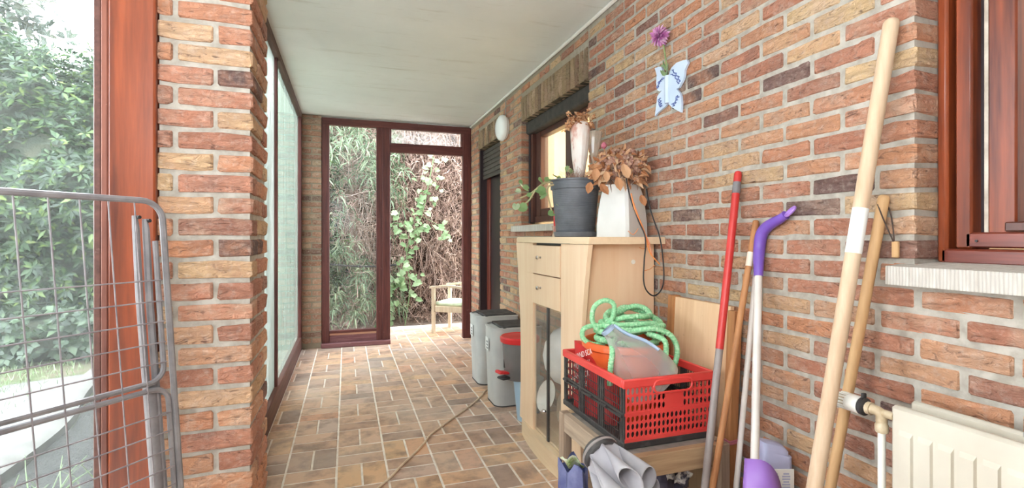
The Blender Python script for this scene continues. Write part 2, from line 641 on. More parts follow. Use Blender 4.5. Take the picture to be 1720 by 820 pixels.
def struct(name, mb, mat, smooth=False):
    return mb.build(name, mat, None, smooth, kind='structure')


def bx(*a):
    return MB().box(*a)


# ------------------------------------------------------------------ bricks
BRICK_CACHE = {}


def brick_geo(l, d, h, axis, seed):
    """rough hand-moulded brick centred on the origin; long side along axis ('X','Y','Z'); depth d is horizontal"""
    r = random.Random(seed)
    b = 0.0045
    J = lambda s=0.0032: r.uniform(-s, s)

    def ring(x, dd, hh, bb):
        pts = [(-dd, -hh + bb), (-dd + bb, -hh), (dd - bb, -hh), (dd, -hh + bb), (dd, hh - bb), (dd - bb, hh), (-dd + bb, hh), (-dd, hh - bb)]
        return [(x + J(), p[0] + J(), p[1] + J()) for p in pts]
    D, H, L = d / 2, h / 2, l / 2
    vs = [(-L, -D + b, -H + b), (-L, D - b, -H + b), (-L, D - b, H - b), (-L, -D + b, H - b)]
    rings = [-L + b, r.uniform(-0.25, 0.25) * L, L - b]
    for x in rings:
        vs += ring(x, D, H, b)
    vs += [(L, -D + b, -H + b), (L, D - b, -H + b), (L, D - b, H - b), (L, -D + b, H - b)]
    fs = [(0, 3, 2, 1), (28, 29, 30, 31)]
    for c, o, fl in ((0, 4, False), (28, 20, True)):
        q = [(c + 0, c + 1, o + 2, o + 1), (c + 1, c + 2, o + 4, o + 3), (c + 2, c + 3, o + 6, o + 5), (c + 3, c + 0, o + 0, o + 7),
             (c + 0, o + 1, o + 0), (c + 1, o + 3, o + 2), (c + 2, o + 5, o + 4), (c + 3, o + 7, o + 6)]
        fs += [f[::-1] if fl else f for f in q]
    for i in range(2):
        a, c = 4 + 8 * i, 12 + 8 * i
        for k in range(8):
            k2 = (k + 1) % 8
            fs.append((a + k, a + k2, c + k2, c + k))
    if axis == 'Y':
        vs = [(-y, x, z) for x, y, z in vs]
    elif axis == 'Z':
        vs = [(-z, y, x) for x, y, z in vs]
    return vs, fs


def brick_mesh(l, d, h, axis, mat, seed):
    key = (round(l, 3), round(d, 3), round(h, 3), axis, mat.name, seed % 6)
    if key not in BRICK_CACHE:
        me = bpy.data.meshes.new('brick')
        vs, fs = brick_geo(*key[:4], hash(key[:3]) % 1000 + key[5])
        me.from_pydata(vs, [], fs)
        me.materials.append(mat)
        BRICK_CACHE[key] = me
    return BRICK_CACHE[key]


def brick(parent, c, l, d, h, axis, mat, name='brick'):
    o = bpy.data.objects.new(name, brick_mesh(l, d, h, axis, mat, rng.randrange(6)))
    link(o)
    o.parent = parent
    p0 = ORIGIN.get(parent.name, Vector((0, 0, 0)))
    o.location = Vector(c) - p0
    tilt = 0.006
    o.rotation_euler = (rng.uniform(-tilt, tilt), rng.uniform(-tilt, tilt), rng.uniform(-tilt, tilt))
    return o


PITCH, ZB, BH = 0.0621, -0.0047, 0.0475
A = 1.371          # face of the house wall

# ================================================================== SETTING
# ---- floor
floor = struct('floor', MB().box(-0.52, 1.62, -1.5, 6.62, -0.12, -0.0022).box(-3.2, -0.52, -1.5, 1.66, -0.12, -0.0022), GROUT)
SQ, X1, Y1 = 0.24, -0.2866, 2.918
tiles = []
for i in range(-1, 8):
    for j in range(-18, 16):
        x0, y0 = X1 + i * SQ, Y1 + j * SQ
        xs0, xs1 = max(x0, -0.44), min(x0 + SQ, A + 0.1)
        if xs1 - xs0 < 0.03 or y0 > 6.45:
            continue
        vert = ((i + j) % 2 == 1)       # cell (0,-1) holds two tiles lying along Y
        g = 0.0045
        if vert:
            cells = [(x0, x0 + SQ / 2, y0, y0 + SQ), (x0 + SQ / 2, x0 + SQ, y0, y0 + SQ)]
        else:
            cells = [(x0, x0 + SQ, y0, y0 + SQ / 2), (x0, x0 + SQ, y0 + SQ / 2, y0 + SQ)]
        for (a, b, c, d) in cells:
            a, b = max(a, -0.44), min(b, A + 0.02 if (c < 4.4 or c > 5.2) else A + 0.1)
            if b - a > 0.03:
                tiles.append((a + g, b - g, c + g, d - g))
TILE_CACHE = {}


def tile_mesh(lx, ly):
    key = (round(lx, 3), round(ly, 3))
    if key not in TILE_CACHE:
        me = bpy.data.meshes.new('tile')
        vs, fs = bevel_box(lx / 2, ly / 2, 0.006, 0.0025)
        me.from_pydata(vs, [], fs)
        me.materials.append(TILE)
        TILE_CACHE[key] = me
    return TILE_CACHE[key]


rest = MB()
count = 0
for t in sorted(tiles, key=lambda t: t[2]):
    cx, cy = (t[0] + t[1]) / 2, (t[2] + t[3]) / 2
    shown = cy > 2.15 and not (cx > 1.03 and 1.95 < cy < 2.78) and cy < 6.1
    if shown and count < 300:
        o = bpy.data.objects.new('tile', tile_mesh(t[1] - t[0], t[3] - t[2]))
        link(o)
        o.parent = floor
        o.location = (cx, cy, -0.006 + rng.uniform(-0.0008, 0.0008))
        o.rotation_euler = (rng.uniform(-.004, .004), rng.uniform(-.004, .004), 0)
        count += 1
    else:
        vs, fs = bevel_box((t[1] - t[0]) / 2, (t[3] - t[2]) / 2, 0.006, 0.0025)
        rest.add([(x + cx, y + cy, z - 0.006) for x, y, z in vs], fs)
rest.build('tile_field', TILE, floor, kind='stuff')

# ---- ceiling
struct('ceiling', MB().box(-0.50, 1.75, -1.6, 5.75, 2.45, 2.62).box(-3.2, -0.50, -1.6, 1.75, 2.45, 2.62), CEIL)
struct('trim_1', MB().tube([(A - 0.008, -1.0, 2.437), (A - 0.008, 5.6, 2.437)], 0.011, 6), WHITEP, True)

# ---- plain rendered walls added out of sight behind the camera, holding back sky light
PLAIN = simple('pale_render', S(214, 206, 196), S(196, 188, 178), 0.9, 4, bump=0.2)
struct('wall_rear', MB().box(-3.2, 1.7, -1.62, -1.5, -0.05, 2.46), PLAIN)

sw = MB().box(-3.32, -3.2, -1.62, 1.70, -0.05, 0.75).box(-3.32, -3.2, -1.62, 1.70, 1.6, 2.46).box(-3.32, -3.2, -1.62, -0.4, 0.75, 1.6).box(-3.32, -3.2, 1.1, 1.70, 0.75, 1.6)  # added side wall; its opening is sized to let in some sky light
struct('wall_side', sw, PLAIN)

# ---- house wall on the right: mortar core with openings, bricks laid in it
W1 = (-0.62, 0.869, 1.055, 2.117)      # y0, y1, z0, z1 window near the camera
W2 = (2.669, 3.869, 1.235, 2.117)      # window over the cabinet
DR = (4.469, 5.269, 0.0, 2.117)        # house door
mo = MB()
core_x0, core_x1 = A + 0.005, A + 0.30
ys = [-1.5, W1[0], W1[1], W2[0], W2[1], DR[0], DR[1], 5.70]
for k in range(7):
    y0, y1 = ys[k], ys[k + 1]
    if k == 1:
        mo.box(core_x0, core_x1, y0, y1 + 0.007, 0, W1[2]).box(core_x0, core_x1, y0, y1 + 0.007, W1[3] + 0.007, 2.46)
    elif k == 3:
        mo.box(core_x0, core_x1, y0 - 0.007, y1 + 0.007, 0, W2[2]).box(core_x0, core_x1, y0 - 0.007, y1 + 0.007, W2[3] + 0.007, 2.46)
    elif k == 5:
        mo.box(core_x0, core_x1, y0 - 0.007, y1 + 0.007, DR[3] + 0.007, 2.46)
    else:
        e0 = 0.007 if k in (2, 4, 6) else 0
        e1 = 0.007 if k in (0, 2, 4) else 0
        mo.box(core_x0, core_x1, y0 + e0, y1 - e1, 0, 2.46)
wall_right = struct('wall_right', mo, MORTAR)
CT, ST = math.cos(0.3221), math.sin(0.3221)
cands = []
for k in range(0, 40):
    z0 = ZB + PITCH * k
    z1 = z0 + BH
    if z1 > 2.455 or z1 < 0:
        continue
    off = 0.869 if k % 2 == 0 else 0.969
    for n in range(-4, 26):
        a0 = off + 0.2 * n + 0.0075
        a1 = a0 + 0.185
        segs = [(max(a0, 0.35), min(a1, 5.625))]
        for (w0, w1, wz0, wz1) in (W1, W2, DR):
            top = wz1 + 0.2 if wz1 > 2 else wz1
            if z1 > wz0 + 0.005 and z0 < top - 0.005:
                new = []
                for s in segs:
                    if s[1] <= w0 or s[0] >= w1:
                        new.append(s)
                        continue
                    if s[0] < w0:
                        new.append((s[0], w0))
                    if s[1] > w1:
                        new.append((w1, s[1]))
                segs = new
        for s in segs:
            s = list(s)
            for (w0, w1, wz0, wz1) in (W1, W2, DR):
                if z1 > wz0 + 0.005 and z0 < wz1 - 0.005:
                    if abs(s[0] - w1) < 0.02:
                        s[0] = w1 + 0.001
                    if abs(s[1] - w0) < 0.02:
                        s[1] = w0 - 0.001
            if s[1] - s[0] > 0.03:
                zt = min(z1, 2.448)
                yc, zc = (s[0] + s[1]) / 2, (z0 + zt) / 2
                d = A * ST + yc * CT
                u = 860 + 833 * (A * CT - yc * ST) / d
                v = 398 - 833 * (zc - 1.17) / d
                vis = 0 < v < 830 and u < 1740 and not (u < 990 and v > 400 and yc < 3.6) and not (990 < u < 1095 and 400 < v)
                size = (s[1] - s[0]) / d / d if vis else 0
                cands.append((size, yc, zc, s[1] - s[0], zt - z0))
cands.sort(reverse=True)
small = MB()
for i, (sz, yc, zc, l, hgt) in enumerate(cands):
    jx = rng.uniform(-0.002, 0.002)
    if i < 290:
        brick(wall_right, (A + 0.05 + jx, yc, zc), l, 0.1, hgt, 'Y', BRICK)
    else:
        vs, fs = brick_geo(l, 0.1, hgt, 'Y', rng.randrange(9999))
        small.add([(x + A + 0.05 + jx, y + yc, z + zc) for x, y, z in vs], fs)
small.build('brick_field', BRICK, wall_right, kind='stuff')
# soldier courses over the openings
for (w0, w1) in ((W2[0], W2[1]), (DR[0], DR[1])):
    lint = MB().box(A + 0.006, A + 0.2, w0, w1, 2.122, 2.312).build('lintel', OLDMORTAR, wall_right)
    n = round((w1 - w0) / PITCH)
    p = (w1 - w0) / n
    for k in range(n):
        brick(lint, (A + 0.047, w0 + p * (k + 0.5), 2.217), 0.19, p - 0.011, 0.1, 'Z', SOLDIER)

# ---- brick pillar at the left
PX, PY = -0.2636, 1.632
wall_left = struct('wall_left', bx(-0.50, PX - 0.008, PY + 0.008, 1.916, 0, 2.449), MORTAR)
for k in range(0, 40):
    z0 = ZB + PITCH * k
    h_ = min(BH, 2.447 - z0)
    zc = z0 + h_ / 2
    if h_ < 0.02:
        continue
    if k % 2 == 0:
        brick(wall_left, (PX - 0.045, PY + 0.095, zc), 0.19, 0.09, h_, 'Y', BRICK)
        brick(wall_left, (-0.435, PY + 0.045, zc), 0.137, 0.09, h_, 'X', BRICK)
        brick(wall_left, (PX - 0.095, PY + 0.247, zc), 0.19, 0.09, h_, 'X', BRICK)
    else:
        brick(wall_left, (PX - 0.095, PY + 0.045, zc), 0.19, 0.09, h_, 'X', BRICK)
        brick(wall_left, (-0.4865, PY + 0.045, zc), 0.038, 0.09, h_, 'X', BRICK)
        brick(wall_left, (PX - 0.045, PY + 0.197, zc), 0.19, 0.09, h_, 'Y', BRICK)
# ---- far brick pillar beside the screen
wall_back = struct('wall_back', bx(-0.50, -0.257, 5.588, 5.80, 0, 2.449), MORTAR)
fb = MB()
for k in range(1, 40):
    z0 = ZB + PITCH * k
    h_ = min(BH, 2.445 - z0)
    if h_ < 0.02:
        continue
    cuts = [(-0.44, -0.352), (-0.34, -0.252)] if k % 2 else [(-0.44, -0.252)]
    for (a, b) in cuts:
        vs, fs = brick_geo(b - a, 0.1, h_, 'X', rng.randrange(9999))
        fb.add([(x + (a + b) / 2, y + 5.63, z + z0 + h_ / 2) for x, y, z in vs], fs)
fb.build('brick_field', BRICK_FAR, wall_back, kind='stuff')

# ---- window_1: varnished casement at the right edge
w1 = thing('window_1', None, None, (A + 0.1, 0.12, 1.10))
w1['kind'] = 'structure'
fx = A + 0.09
y0w, ztop = -0.62, 2.117
MB().bbox(fx - 0.012, fx + 0.08, 0.846, 0.871, 1.103, ztop, 0.006).build('outer_stile', MAHOGANY, w1, True)
MB().box(fx + 0.03, fx + 0.08, 0.83, 0.847, 1.14, ztop).box(fx + 0.035, fx + 0.08, 0.785, 0.802, 1.15, ztop).build('groove', BLACKWOOD, w1)
MB().bbox(fx + 0.0, fx + 0.08, 0.800, 0.837, 1.14, ztop, 0.005).build('frame_stile', MAHOGANY, w1, True)
MB().bbox(fx + 0.018, fx + 0.03, 0.772, 0.786, 1.15, ztop, 0.002).build('seal_strip', simple('aluminium_strip', S(206, 196, 180), S(170, 156, 140), 0.4, 20), w1)
MB().bbox(fx + 0.004, fx + 0.08, 0.716, 0.771, 1.15, ztop, 0.004).build('sash_stile', MAHOGANY, w1, True)
MB().bbox(fx - 0.012, fx + 0.08, y0w, 0.862, 1.102, 1.140, 0.005).build('bottom_rail', MAHOGANY_Y, w1, True)
sr = MB().bbox(fx + 0.0, fx + 0.08, y0w, 0.815, 1.143, 1.181, 0.004).build('sash_rail', MAHOGANY_Y, w1, True)
MB().lathe([(0.003, 0), (0.003, 0.002)], (fx - 0.001, 0.79, 1.160), (-1, 0, 0), 10).build('drain_hole', BLACKP, sr)
MB().bbox(fx - 0.004, fx + 0.05, y0w, 0.735, 1.182, 1.205, 0.003).build('glazing_bead', BROWN, w1, True)
MB().bbox(fx + 0.0, fx + 0.08, y0w, 0.846, 2.06, ztop, 0.005).build('top_rail', MAHOGANY_Y, w1, True)
MB().box(fx + 0.045, fx + 0.051, y0w, 0.716, 1.181, 2.06).build('pane', GLASS_HOUSE, w1)
cblade = MB()
for k in range(36):
    z = 1.19 + k * 0.025
    cblade.bbox(A + 0.26, A + 0.268, y0w, 0.80, z, z + 0.0235, 0.002)
cb = cblade.build('slatted_blind', simple('grey_white_slat', S(214, 210, 204), S(190, 186, 182), 0.7, 3), None, kind=None)
tag(cb, 'pale grey slatted blind behind the glass of the varnished window', 'blind')
# sill
MB().prism([(A - 0.052, 1.095), (A - 0.052, 1.048), (A + 0.13, 1.052), (A + 0.13, 1.108), (A + 0.06, 1.104)], 'Y', -0.7, 0.909).build('window_sill', SILL, w1)

# ---- window_2: brown two-sash window over the cabinet
w2 = thing('window_2', None, None, (A + 0.1, 3.27, 1.26))
w2['kind'] = 'structure'
gx = A + 0.095
MB().box(gx - 0.02, gx + 0.09, 3.80, 3.867, 1.29, 2.115).box(gx - 0.02, gx + 0.09, 2.671, 2.735, 1.29, 2.115).box(gx - 0.0, gx + 0.09, 2.735, 3.80, 1.29, 1.335).box(gx, gx + 0.09, 2.735, 3.80, 2.03, 2.115).build('outer_frame', BROWN, w2)
MB().bbox(gx - 0.03, gx + 0.02, 3.845, 3.868, 1.28, 2.10, 0.003).bbox(gx - 0.03, gx + 0.02, 2.671, 2.692, 1.28, 2.10, 0.003).build('shutter_guide', BLACKWOOD, w2)
MB().bbox(gx - 0.055, gx + 0.03, 2.672, 3.866, 2.015, 2.116, 0.012).build('shutter_box', simple('dark_shutter', S(66, 60, 56), S(48, 44, 42), 0.7, 20), w2, True)
for (sy0, sy1) in ((3.15, 3.80), (2.735, 3.16)):
    sa = MB()
    p0 = sy0 + 0.075 if sy0 > 3 else sy0 + 0.06
    p1 = sy1 - 0.10 if sy0 > 3 else sy1 - 0.06
    sa.bbox(gx + 0.01, gx + 0.08, sy0, p0, 1.335, 2.03, 0.005).bbox(gx + 0.01, gx + 0.08, p1, sy1, 1.335, 2.03, 0.005)
    sa.bbox(gx + 0.012, gx + 0.08, p0 - 0.002, p1 + 0.002, 1.335, 1.395, 0.005).bbox(gx + 0.012, gx + 0.08, p0 - 0.002, p1 + 0.002, 1.975, 2.03, 0.005)
    so = sa.build('sash', BROWN, w2, True)
    MB().box(gx + 0.045, gx + 0.05, p0, p1, 1.39, 1.98).build('pane', GLASS_HOUSE, so)
MB().bbox(A - 0.045, A + 0.15, 2.60, 4.005, 1.212, 1.262, 0.004).build('window_sill', SILL, w2)
# lit room behind the two windows
ROOM = simple('warm_room_wall', S(242, 232, 206), S(236, 222, 190), 0.8, 2)
rm = MB()
rm.box(3.4, 3.5, 1.9, 5.7, 0.2, 2.5).box(A + 0.31, 3.5, 1.8, 1.9, 0.2, 2.5).box(A + 0.31, 3.5, 5.68, 5.75, 0.2, 2.5)
rm.box(A + 0.31, 3.5, 1.8, 5.75, 2.5, 2.56).box(A + 0.31, 3.5, 1.8, 5.75, 0.1, 0.2)
struct('wall_inner', rm, ROOM)
cu = MB()
rows = []
for z in (1.30, 1.65, 2.05):
    rows.append([(A + 0.42 + 0.018 * math.sin(y * 46), y, z) for y in np.linspace(3.12, 3.46, 40)])
cu.grid(rows)
cur = cu.build('net_curtain', simple('cream_voile', S(240, 234, 214), S(228, 220, 196), 0.8, 4), None, True)
tag(cur, 'cream net curtain drawn behind the brown two-sash window', 'curtain')
for nm, loc, e in (('room_lamp', (2.5, 3.4, 2.2), 60), ('room_lamp', (2.2, 0.3, 1.9), 16)):  # the second light is unseen, added to brighten the slatted blind
    d = bpy.data.lights.new(nm, 'POINT')
    d.energy, d.color, d.shadow_soft_size = e, (1, 0.92, 0.78) if e > 30 else (1, 0.98, 0.94), 0.15
    o = link(bpy.data.objects.new(nm, d))
    o.location = loc
struct('wall_inner_near', MB().box(2.6, 2.7, -1.2, 1.8, 0.2, 2.5).box(A + 0.31, 2.7, -1.3, -1.2, 0.2, 2.5).box(A + 0.31, 2.7, -1.3, 1.8, 2.5, 2.56).box(A + 0.31, 2.7, -1.3, 1.8, 0.1, 0.2), ROOM)

# ---- door_1: house door with half-lowered shutter
d1 = thing('door_1', None, None, (A + 0.1, 4.87, 0.0))
d1['kind'] = 'structure'
MB().box(A + 0.012, A + 0.12, 5.235, 5.268, 0, 2.115).box(A + 0.05, A + 0.12, 4.47, 4.50, 0, 2.115).build('shutter_guide', BLACKWOOD, d1)
MB().bbox(A + 0.085, A + 0.16, 5.12, 5.236, 0, 2.06, 0.005).bbox(A + 0.085, A + 0.16, 4.50, 4.60, 0, 2.06, 0.005).box(A + 0.09, A + 0.16, 4.5, 5.236, 2.02, 2.115).build('door_frame', wood('red_brown_frame', S(128, 62, 48), S(92, 40, 32), 'Z', 0.4, 0.1), d1, True)
lf = MB().bbox(A + 0.10, A + 0.15, 4.59, 5.125, 0.02, 2.03, 0.006).build('door_leaf', BLACKWOOD, d1, True)
MB().bbox(A + 0.085, A + 0.10, 4.615, 4.63, 0.93, 1.09, 0.004).build('handle', simple('tarnished_metal', S(170, 160, 150), S(120, 112, 106), 0.35, 20, metallic=0.8), lf, True)
shm = simple('grey_brown_slat', S(84, 76, 70), S(62, 56, 52), 0.6, 20)
for k in range(7):
    z = 2.105 - 0.045 * (k + 1)
    MB().bbox(A + 0.045, A + 0.06, 4.49, 5.24, z, z + 0.042, 0.006).build('shutter_slat', shm, d1, True)
MB().lathe([(0.012, 0), (0.012, 0.01), (0.006, 0.014)], (A + 0.044, 4.55, 1.83), (-1, 0, 0), 10).build('shutter_stop', simple('grey_rubber', S(150, 146, 140), S(120, 116, 110), 0.6, 20), d1, True)

# ---- window_3: garden window at the left (post, bead, pane)
w3 = thing('window_3', None, None, (-1.6, 1.64, 0.0))
w3['kind'] = 'structure'
MB().bbox(-0.612, -0.503, 1.615, 1.70, 0, 2.449, 0.005).build('post', MAHOGANY, w3, True)
MB().bbox(-0.630, -0.614, 1.622, 1.70, 0, 2.449, 0.003).build('stop_bead', MAHOGANY_OLD, w3, True)
MB().bbox(-0.650, -0.632, 1.630, 1.70, 0, 2.449, 0.003).build('glazing_bead', DARKRED_Y, w3, True)
MB().box(-3.1, -0.648, 1.652, 1.658, 0.06, 2.40).build('pane', GLASS_GARDEN, w3)
MB().bbox(-3.2, -0.648, 1.63, 1.70, 0.0, 0.07, 0.004).build('bottom_rail', MAHOGANY_OLD, w3)
MB().bbox(-3.2, -0.648, 1.63, 1.70, 2.39, 2.449, 0.004).build('top_rail', MAHOGANY_OLD, w3)
MB().bbox(-3.2, -3.1, 1.63, 1.70, 0.0, 2.449, 0.004).build('end_post', MAHOGANY_OLD, w3)

# ---- window_4: glazed left side of the porch
w4 = thing('window_4', None, None, (-0.47, 3.8, 0.0))
w4['kind'] = 'structure'
MB().bbox(-0.51, -0.438, 1.92, 5.585, 0.0, 0.14, 0.005).build('bottom_board', DARKRED_Y, w4)
MB().bbox(-0.51, -0.436, 1.92, 5.585, 2.40, 2.449, 0.005).build('top_rail', wood('brown_rail', S(112, 86, 74), S(78, 58, 50), 'Y', 0.7, 0, wear=S(150, 130, 116)), w4)
MB().bbox(-0.50, -0.452, 3.745, 3.79, 0.13, 2.41, 0.004).build('mullion', DARKRED, w4)
MB().bbox(-0.50, -0.44, 5.50, 5.585, 0.13, 2.41, 0.004).build('end_stile', DARKRED, w4)
MB().box(-0.476, -0.470, 1.92, 3.75, 0.135, 2.405).build('whitened_pane', PANEL_WHITE, w4)
MB().box(-0.476, -0.470, 3.78, 5.51, 0.135, 2.405).build('dusty_pane', GLASS_MILKY, w4)

# ---- door_2: glazed end screen with an open doorway
d2 = thing('door_2', None, None, (0.56, 5.63, 0.0))
d2['kind'] = 'structure'
ya, yb = 5.60, 5.665
MB().bbox(-0.25, -0.172, ya, yb, 0, 2.435, 0.005).build('left_stile', DARKRED, d2)
MB().bbox(0.31, 0.375, ya, yb, 0.04, 2.37, 0.005).bbox(0.372, 0.456, ya - 0.012, yb, 0.04, 2.37, 0.005).build('mullion', DARKRED, d2)
MB().bbox(1.272, 1.370, ya, yb, 0, 2.37, 0.005).build('right_stile', DARKRED, d2)
MB().bbox(-0.25, 1.370, ya - 0.004, yb, 2.362, 2.436, 0.005).build('top_rail', DARKRED_X, d2)
MB().bbox(0.45, 1.276, ya + 0.002, yb, 2.105, 2.192, 0.005).build('transom', DARKRED_X, d2)
MB().bbox(-0.175, 0.312, ya + 0.006, yb, 0.142, 0.17, 0.003).build('bottom_rail', DARKRED_X, d2)
MB().bbox(-0.175, 0.312, ya + 0.012, yb - 0.01, 0.118, 0.142, 0.003).build('bare_strip', wood('stripped_rail', S(206, 164, 136), S(176, 122, 100), 'X', 0.8, 0), d2)
MB().bbox(-0.175, 0.312, ya + 0.016, yb - 0.01, 0.03, 0.118, 0.003).build('kick_panel', SILLRED, d2)
MB().bbox(-0.252, 0.456, 5.545, ya + 0.01, 0.0, 0.045, 0.005).build('sill', SILLRED, d2)
MB().box(-0.174, 0.311, 5.632, 5.637, 0.168, 2.365).build('tall_pane', GLASS_FAR, d2)
MB().bbox(0.456, 0.470, ya + 0.005, yb, 2.19, 2.365, 0.002).bbox(1.255, 1.274, ya + 0.005, yb, 2.19, 2.365, 0.002).bbox(0.46, 1.27, ya + 0.005, yb, 2.19, 2.206, 0.002).build('top_light_bead', DARKRED_X, d2)
MB().box(0.458, 1.272, 5.632, 5.637, 2.192, 2.364).build('top_light_pane', GLASS_TOP, d2)

# ================================================================== GARDEN
LAWN = simple('thin_grass', S(62, 70, 46), S(82, 74, 62), 1.0, 5, bump=0.8, bdist=0.02, spec=0.1)
LITTER = simple('leaf_litter', S(160, 142, 128), S(120, 102, 92), 1.0, 14, bump=0.8, bdist=0.02, spec=0.1)
struct('ground', MB().box(-14, -0.52, 1.70, 14, -0.30, -0.06), LAWN)
struct('ground_litter', MB().box(-0.52, 4.5, 5.75, 14, -0.30, -0.035), LITTER)
GRAVEL = simple('dark_gravel', S(38, 38, 37), S(62, 62, 59), 1.0, 45, bump=1.0, bdist=0.02, spec=0.1)
struct('gravel_strip', MB().prism([(-0.55, 1.72), (-0.55, 5.8), (-1.95, 5.8), (-1.85, 4.6), (-1.66, 3.9), (-1.60, 3.2), (-1.58, 1.72)], 'Z', -0.1, -0.045), GRAVEL)
kerb_line = spline([(-1.60, 1.72, -0.02), (-1.62, 3.2, -0.02), (-1.68, 3.9, -0.02), (-1.87, 4.6, -0.02), (-2.0, 5.3, -0.02)], 6)
kb = MB()
rows = []
for off, z in ((0.0, -0.1), (0.005, 0.0), (-0.05, 0.02), (-0.13, 0.012), (-0.15, -0.01)):
    rows.append([(p.x + off, p.y, z) for p in kerb_line])
kb.grid(rows)
kerb = kb.build('kerb_stone', simple('pale_kerb', S(88, 86, 81), S(72, 70, 65), 0.95, 10, bump=0.3), None, True)
tag(kerb, 'pale curved kerb edging the dark gravel outside the garden window', 'kerb')
struct('path', MB().prism([(p.x - 0.155, p.y) for p in kerb_line] + [(p.x - 0.62, p.y - 0.2) for p in kerb_line[::-1]], 'Z', -0.2, -0.03), simple('pale_paving', S(84, 82, 79), S(74, 72, 69), 0.95, 4, bump=0.2))

NR = np.random.RandomState(5)


def unit(a):
    return a / np.maximum(np.linalg.norm(a, axis=1, keepdims=True), 1e-9)


def leaf_cloud(name, centers, outward, per, length, width, mat, parent, droop=0.15, spread=0.9, lj=0.3):
    """rosettes of folded leaves (5 verts, 4 triangles each) as one stuff mesh"""
    n = len(centers)
    out = unit(np.asarray(outward, float))
    up = unit(out + NR.normal(0, 0.35, (n, 3)))
    ref = unit(np.cross(up, NR.normal(0, 1, (n, 3))))
    bi = np.cross(up, ref)
    C = np.repeat(np.asarray(centers), per, 0)
    U = np.repeat(up, per, 0)
    Rf = np.repeat(ref, per, 0)
    Bi = np.repeat(bi, per, 0)
    ang = np.tile(np.arange(per) * 2 * np.pi / per, n) + NR.normal(0, 0.25, n * per)
    dirv = unit(Rf * np.cos(ang)[:, None] * spread + Bi * np.sin(ang)[:, None] * spread + U * NR.uniform(0.1, 0.75, (n * per, 1)))
    side = unit(np.cross(dirv, U))
    nor = np.cross(side, dirv)
    L = (length * NR.uniform(1 - lj, 1 + lj, (n * per, 1)))
    Wd = width * L / length
    base = C + dirv * L * 0.08
    mid = C + dirv * L * 0.55 - nor * L * 0.05
    tip = C + dirv * L - np.array([0, 0, 1]) * L * droop
    l = C + dirv * L * 0.5 + side * Wd * 0.5 + nor * Wd * 0.12
    r = C + dirv * L * 0.5 - side * Wd * 0.5 + nor * Wd * 0.12
    V = np.stack([base, l, tip, r, mid], 1).reshape(-1, 3)
    k = np.arange(n * per) * 5
    F = np.concatenate([np.stack([k, k + 1, k + 4], 1), np.stack([k + 1, k + 2, k + 4], 1), np.stack([k + 2, k + 3, k + 4], 1), np.stack([k + 3, k, k + 4], 1)])
    return raw_mesh(name, V, F, mat, parent)


def raw_mesh(name, V, F, mat, parent, kind='stuff'):
    o0 = np.array(ORIGIN.get(parent.name, Vector((0, 0, 0)))) if parent is not None else np.zeros(3)
    me = bpy.data.meshes.new(name)
    V = np.ascontiguousarray(V - o0, dtype=np.float32)
    F = np.ascontiguousarray(F, dtype=np.int32)
    me.vertices.add(len(V))
    me.vertices.foreach_set('co', V.ravel())
    m = F.shape[1]
    me.loops.add(F.size)
    me.loops.foreach_set('vertex_index', F.ravel())
    me.polygons.add(len(F))
    me.polygons.foreach_set('loop_start', np.arange(0, F.size, m, dtype=np.int32))
    me.polygons.foreach_set('loop_total', np.full(len(F), m, dtype=np.int32))
    me.update(calc_edges=True)
    me.validate()
    me.materials.append(mat)
    o = link(bpy.data.objects.new(name, me))
    if parent is not None:
        o.parent = parent
    if kind:
        o['kind'] = kind
    ORIGIN[o.name] = Vector(o0)
    return o


def twig_cloud(name, starts, dirs, length, radius, mat, parent, segs=4, wob=0.25, taper=0.35):
    """thin bent three-sided twigs as one stuff mesh"""
    n = len(starts)
    P = [np.asarray(starts, float)]
    d = unit(np.asarray(dirs, float))
    L = length * NR.uniform(0.5, 1.3, (n, 1)) / segs
    for s in range(segs):
        P.append(P[-1] + d * L)
        d = unit(d + NR.normal(0, wob, (n, 3)))
    V = []
    a = unit(np.cross(d, NR.normal(0, 1, (n, 3))))
    b = unit(np.cross(d, a))
    R = radius * NR.uniform(0.6, 1.5, (n, 1))
    for s, p in enumerate(P):
        r = R * (1 - (1 - taper) * s / segs)
        for k in range(3):
            t = 2 * math.pi * k / 3
            V.append(p + (a * math.cos(t) + b * math.sin(t)) * r)
    V = np.stack(V, 1).reshape(-1, 3)
    m = 3 * (segs + 1)
    base = np.arange(n) * m
    F = []
    for s in range(segs):
        for k in range(3):
            k2 = (k + 1) % 3
            F.append(np.stack([base + s * 3 + k, base + s * 3 + k2, base + s * 3 + 3 + k2, base + s * 3 + 3 + k], 1))
    return raw_mesh(name, V, np.concatenate(F), mat, parent)


def blob(parent, name, c, rad, mat, seed, n=18, rough=0.25):
    r = np.random.RandomState(seed)
    ph = r.uniform(0, 6, 6)
    rows = []
    for i in range(n + 1):
        th = math.pi * i / n
        row = []
        for j in range(n * 2 + 1):
            f = 2 * math.pi * (j % (n * 2)) / (n * 2)
            w = 1 + rough * (math.sin(3 * f + ph[0]) * math.sin(2 * th + ph[1]) + 0.6 * math.sin(5 * f + ph[2]) * math.sin(4 * th + ph[3])) * math.sin(th)
            row.append((c[0] + rad[0] * w * math.sin(th) * math.cos(f), c[1] + rad[1] * w * math.sin(th) * math.sin(f), max(-0.05, c[2] + rad[2] * w * math.cos(th))))
        rows.append(row)
    return MB().grid(rows).build(name, mat, parent, True)


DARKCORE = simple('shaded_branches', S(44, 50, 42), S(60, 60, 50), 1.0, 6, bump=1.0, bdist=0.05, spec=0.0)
DEADCORE = simple('dead_branch_mass', S(92, 74, 66), S(62, 50, 44), 1.0, 9, bump=1.0, bdist=0.05, spec=0.0)


